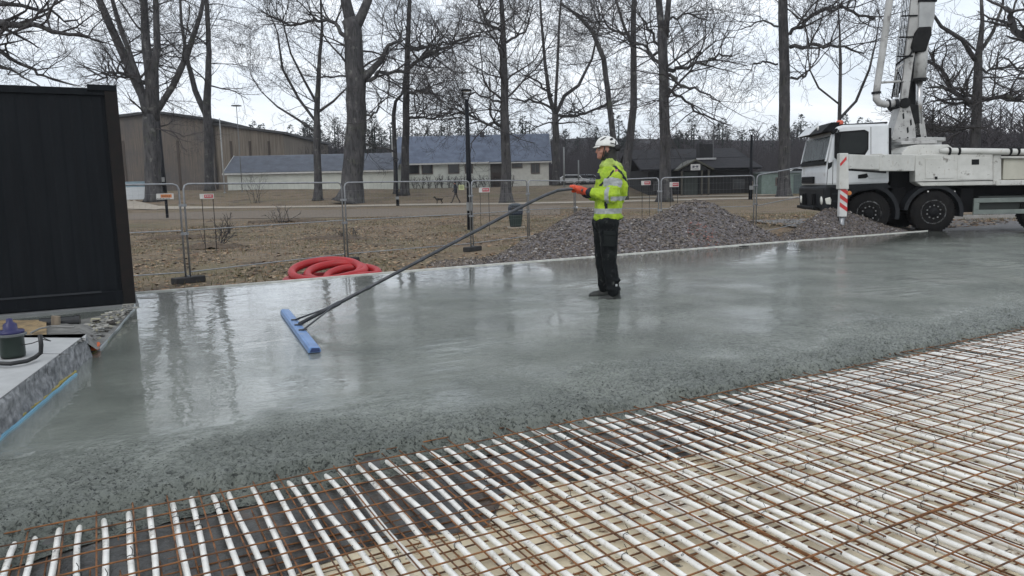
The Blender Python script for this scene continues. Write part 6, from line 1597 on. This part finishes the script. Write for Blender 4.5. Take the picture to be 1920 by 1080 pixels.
# ---- front outrigger: beam swung out with its leg and striped plate
def slab_between(A, B, zh_, th, name, mt):
    A = Vector(A); B = Vector(B); d = (B-A); d.z = 0; nr = Vector((-d.y, d.x, 0)).normalized()*th
    return MB().prism([A+Vector((0, 0, -zh_/2)), B+Vector((0, 0, -zh_/2)), B+Vector((0, 0, zh_/2)), A+Vector((0, 0, zh_/2))], nr).build(name, mt, te, bevel=.015)
A = TP(1712, 306, -.02); A = TP(1716, 305.5, -.05); B = TP(1652, 305, -.60); C_ = TP(1592, 303, -1.25)
slab_between(B+(A-B)*-.02, A, .40, .28, 'outrigger_beam', MTG); slab_between(C_, B+Vector((0, .02, 0)), .34, .22, 'outrigger_arm', MTG)
slab_between(B-(B-C_)*.03, B+(B-C_)*.05, .44, .30, 'outrigger_collar', MTG)
tpoly([(1575, 287), (1591, 287), (1592, 355), (1573, 355)], -1.36, -1.12, 'outrigger_leg_housing', MTG)
tpoly([(1575, 307), (1587, 293), (1587.5, 299), (1576, 312)], -1.366, -1.358, 'red_stripe', MRS, bevel=0)
tpoly([(1592, 316), (1662, 321), (1662, 325), (1592, 320)], -1.2, -1.15, 'hose_guard', MTB, bevel=.005)
lc = TP(1580.5, 355, -1.24); zb_ = TP(1580.5, 406, -1.24).z; zg = -.0
stp = MB(); z = lc.z; k = 0
hw = .085
lg = MB().box2((lc.x-hw, lc.y-hw, zb_), (lc.x+hw, lc.y+hw, lc.z-.004)).build('outrigger_leg', MWT, te, bevel=.008)
mb = MB(); hh = lc.z-zb_
for k in range(3):
    z0 = zb_+hh*(.18+.30*k); mb.prism([(lc.x-hw-.002, lc.y-hw-.004, z0+.13), (lc.x+hw+.002, lc.y-hw-.004, z0), (lc.x+hw+.002, lc.y-hw-.004, z0+.10), (lc.x-hw-.002, lc.y-hw-.004, z0+.23)], (0, .003, 0))
mb.build('red_stripe', MRS, lg)
MB().tube([(lc.x, lc.y, -.0), (lc.x, lc.y, zb_+.05)], .062, 14).build('outrigger_cylinder', M('leg_steel', (.28, .29, .30), rough=.3, metal=.7), te, smooth=True)
MB().lathe([(.26, -.02), (.28, .03), (.14, .07), (.08, .14)], (lc.x, lc.y, 0), 24).build('outrigger_foot', MTB, te)
q = TP(1592, 362, -1.16); MB().lathe([(0, .04), (.05, .03), (.055, 0)], q, 12, Matrix.Rotation(math.pi/2, 3, 'X')).build('side_marker', M('amber', (.6, .22, .06), rough=.3), te)
# water kerb line and far detail under the truck
MKS = M('kerb_stone', (.36, .35, .33), (.28, .27, .25), rough=.8, scale=5)
a = GT(1700, 405); b = GT(2300, 398)
a = Vector((11.6, 24.6, -.06)); b = Vector((30, 24.6, -.06)); mb = MB(); mb.box2((a.x, a.y, -.06), (b.x, a.y+.12, .06)); tag(mb.build('kerbstones', MKS, origin=a), 'pale kerb line seen under the truck body', 'kerb')
# ================================================================ air
mb = MB(); mb.box2((-910, -70, -2.4), (910, 1510, 46))
hz_o = mb.build('haze', None)
hm_ = bpy.data.materials.new('haze_air'); hm_.use_nodes = True; t = hm_.node_tree; t.nodes.clear()
oo = t.nodes.new('ShaderNodeOutputMaterial'); pv = t.nodes.new('ShaderNodeVolumePrincipled'); pv.inputs['Density'].default_value = .0004; pv.inputs['Color'].default_value = (.86, .89, .93, 1); pv.inputs['Anisotropy'].default_value = .2
t.links.new(pv.outputs[0], oo.inputs['Volume']); hz_o.data.materials.clear(); hz_o.data.materials.append(hm_); hz_o['kind'] = 'stuff'
tag(hz_o, 'thin damp winter air greying the far side of the park', 'haze', kind='stuff')
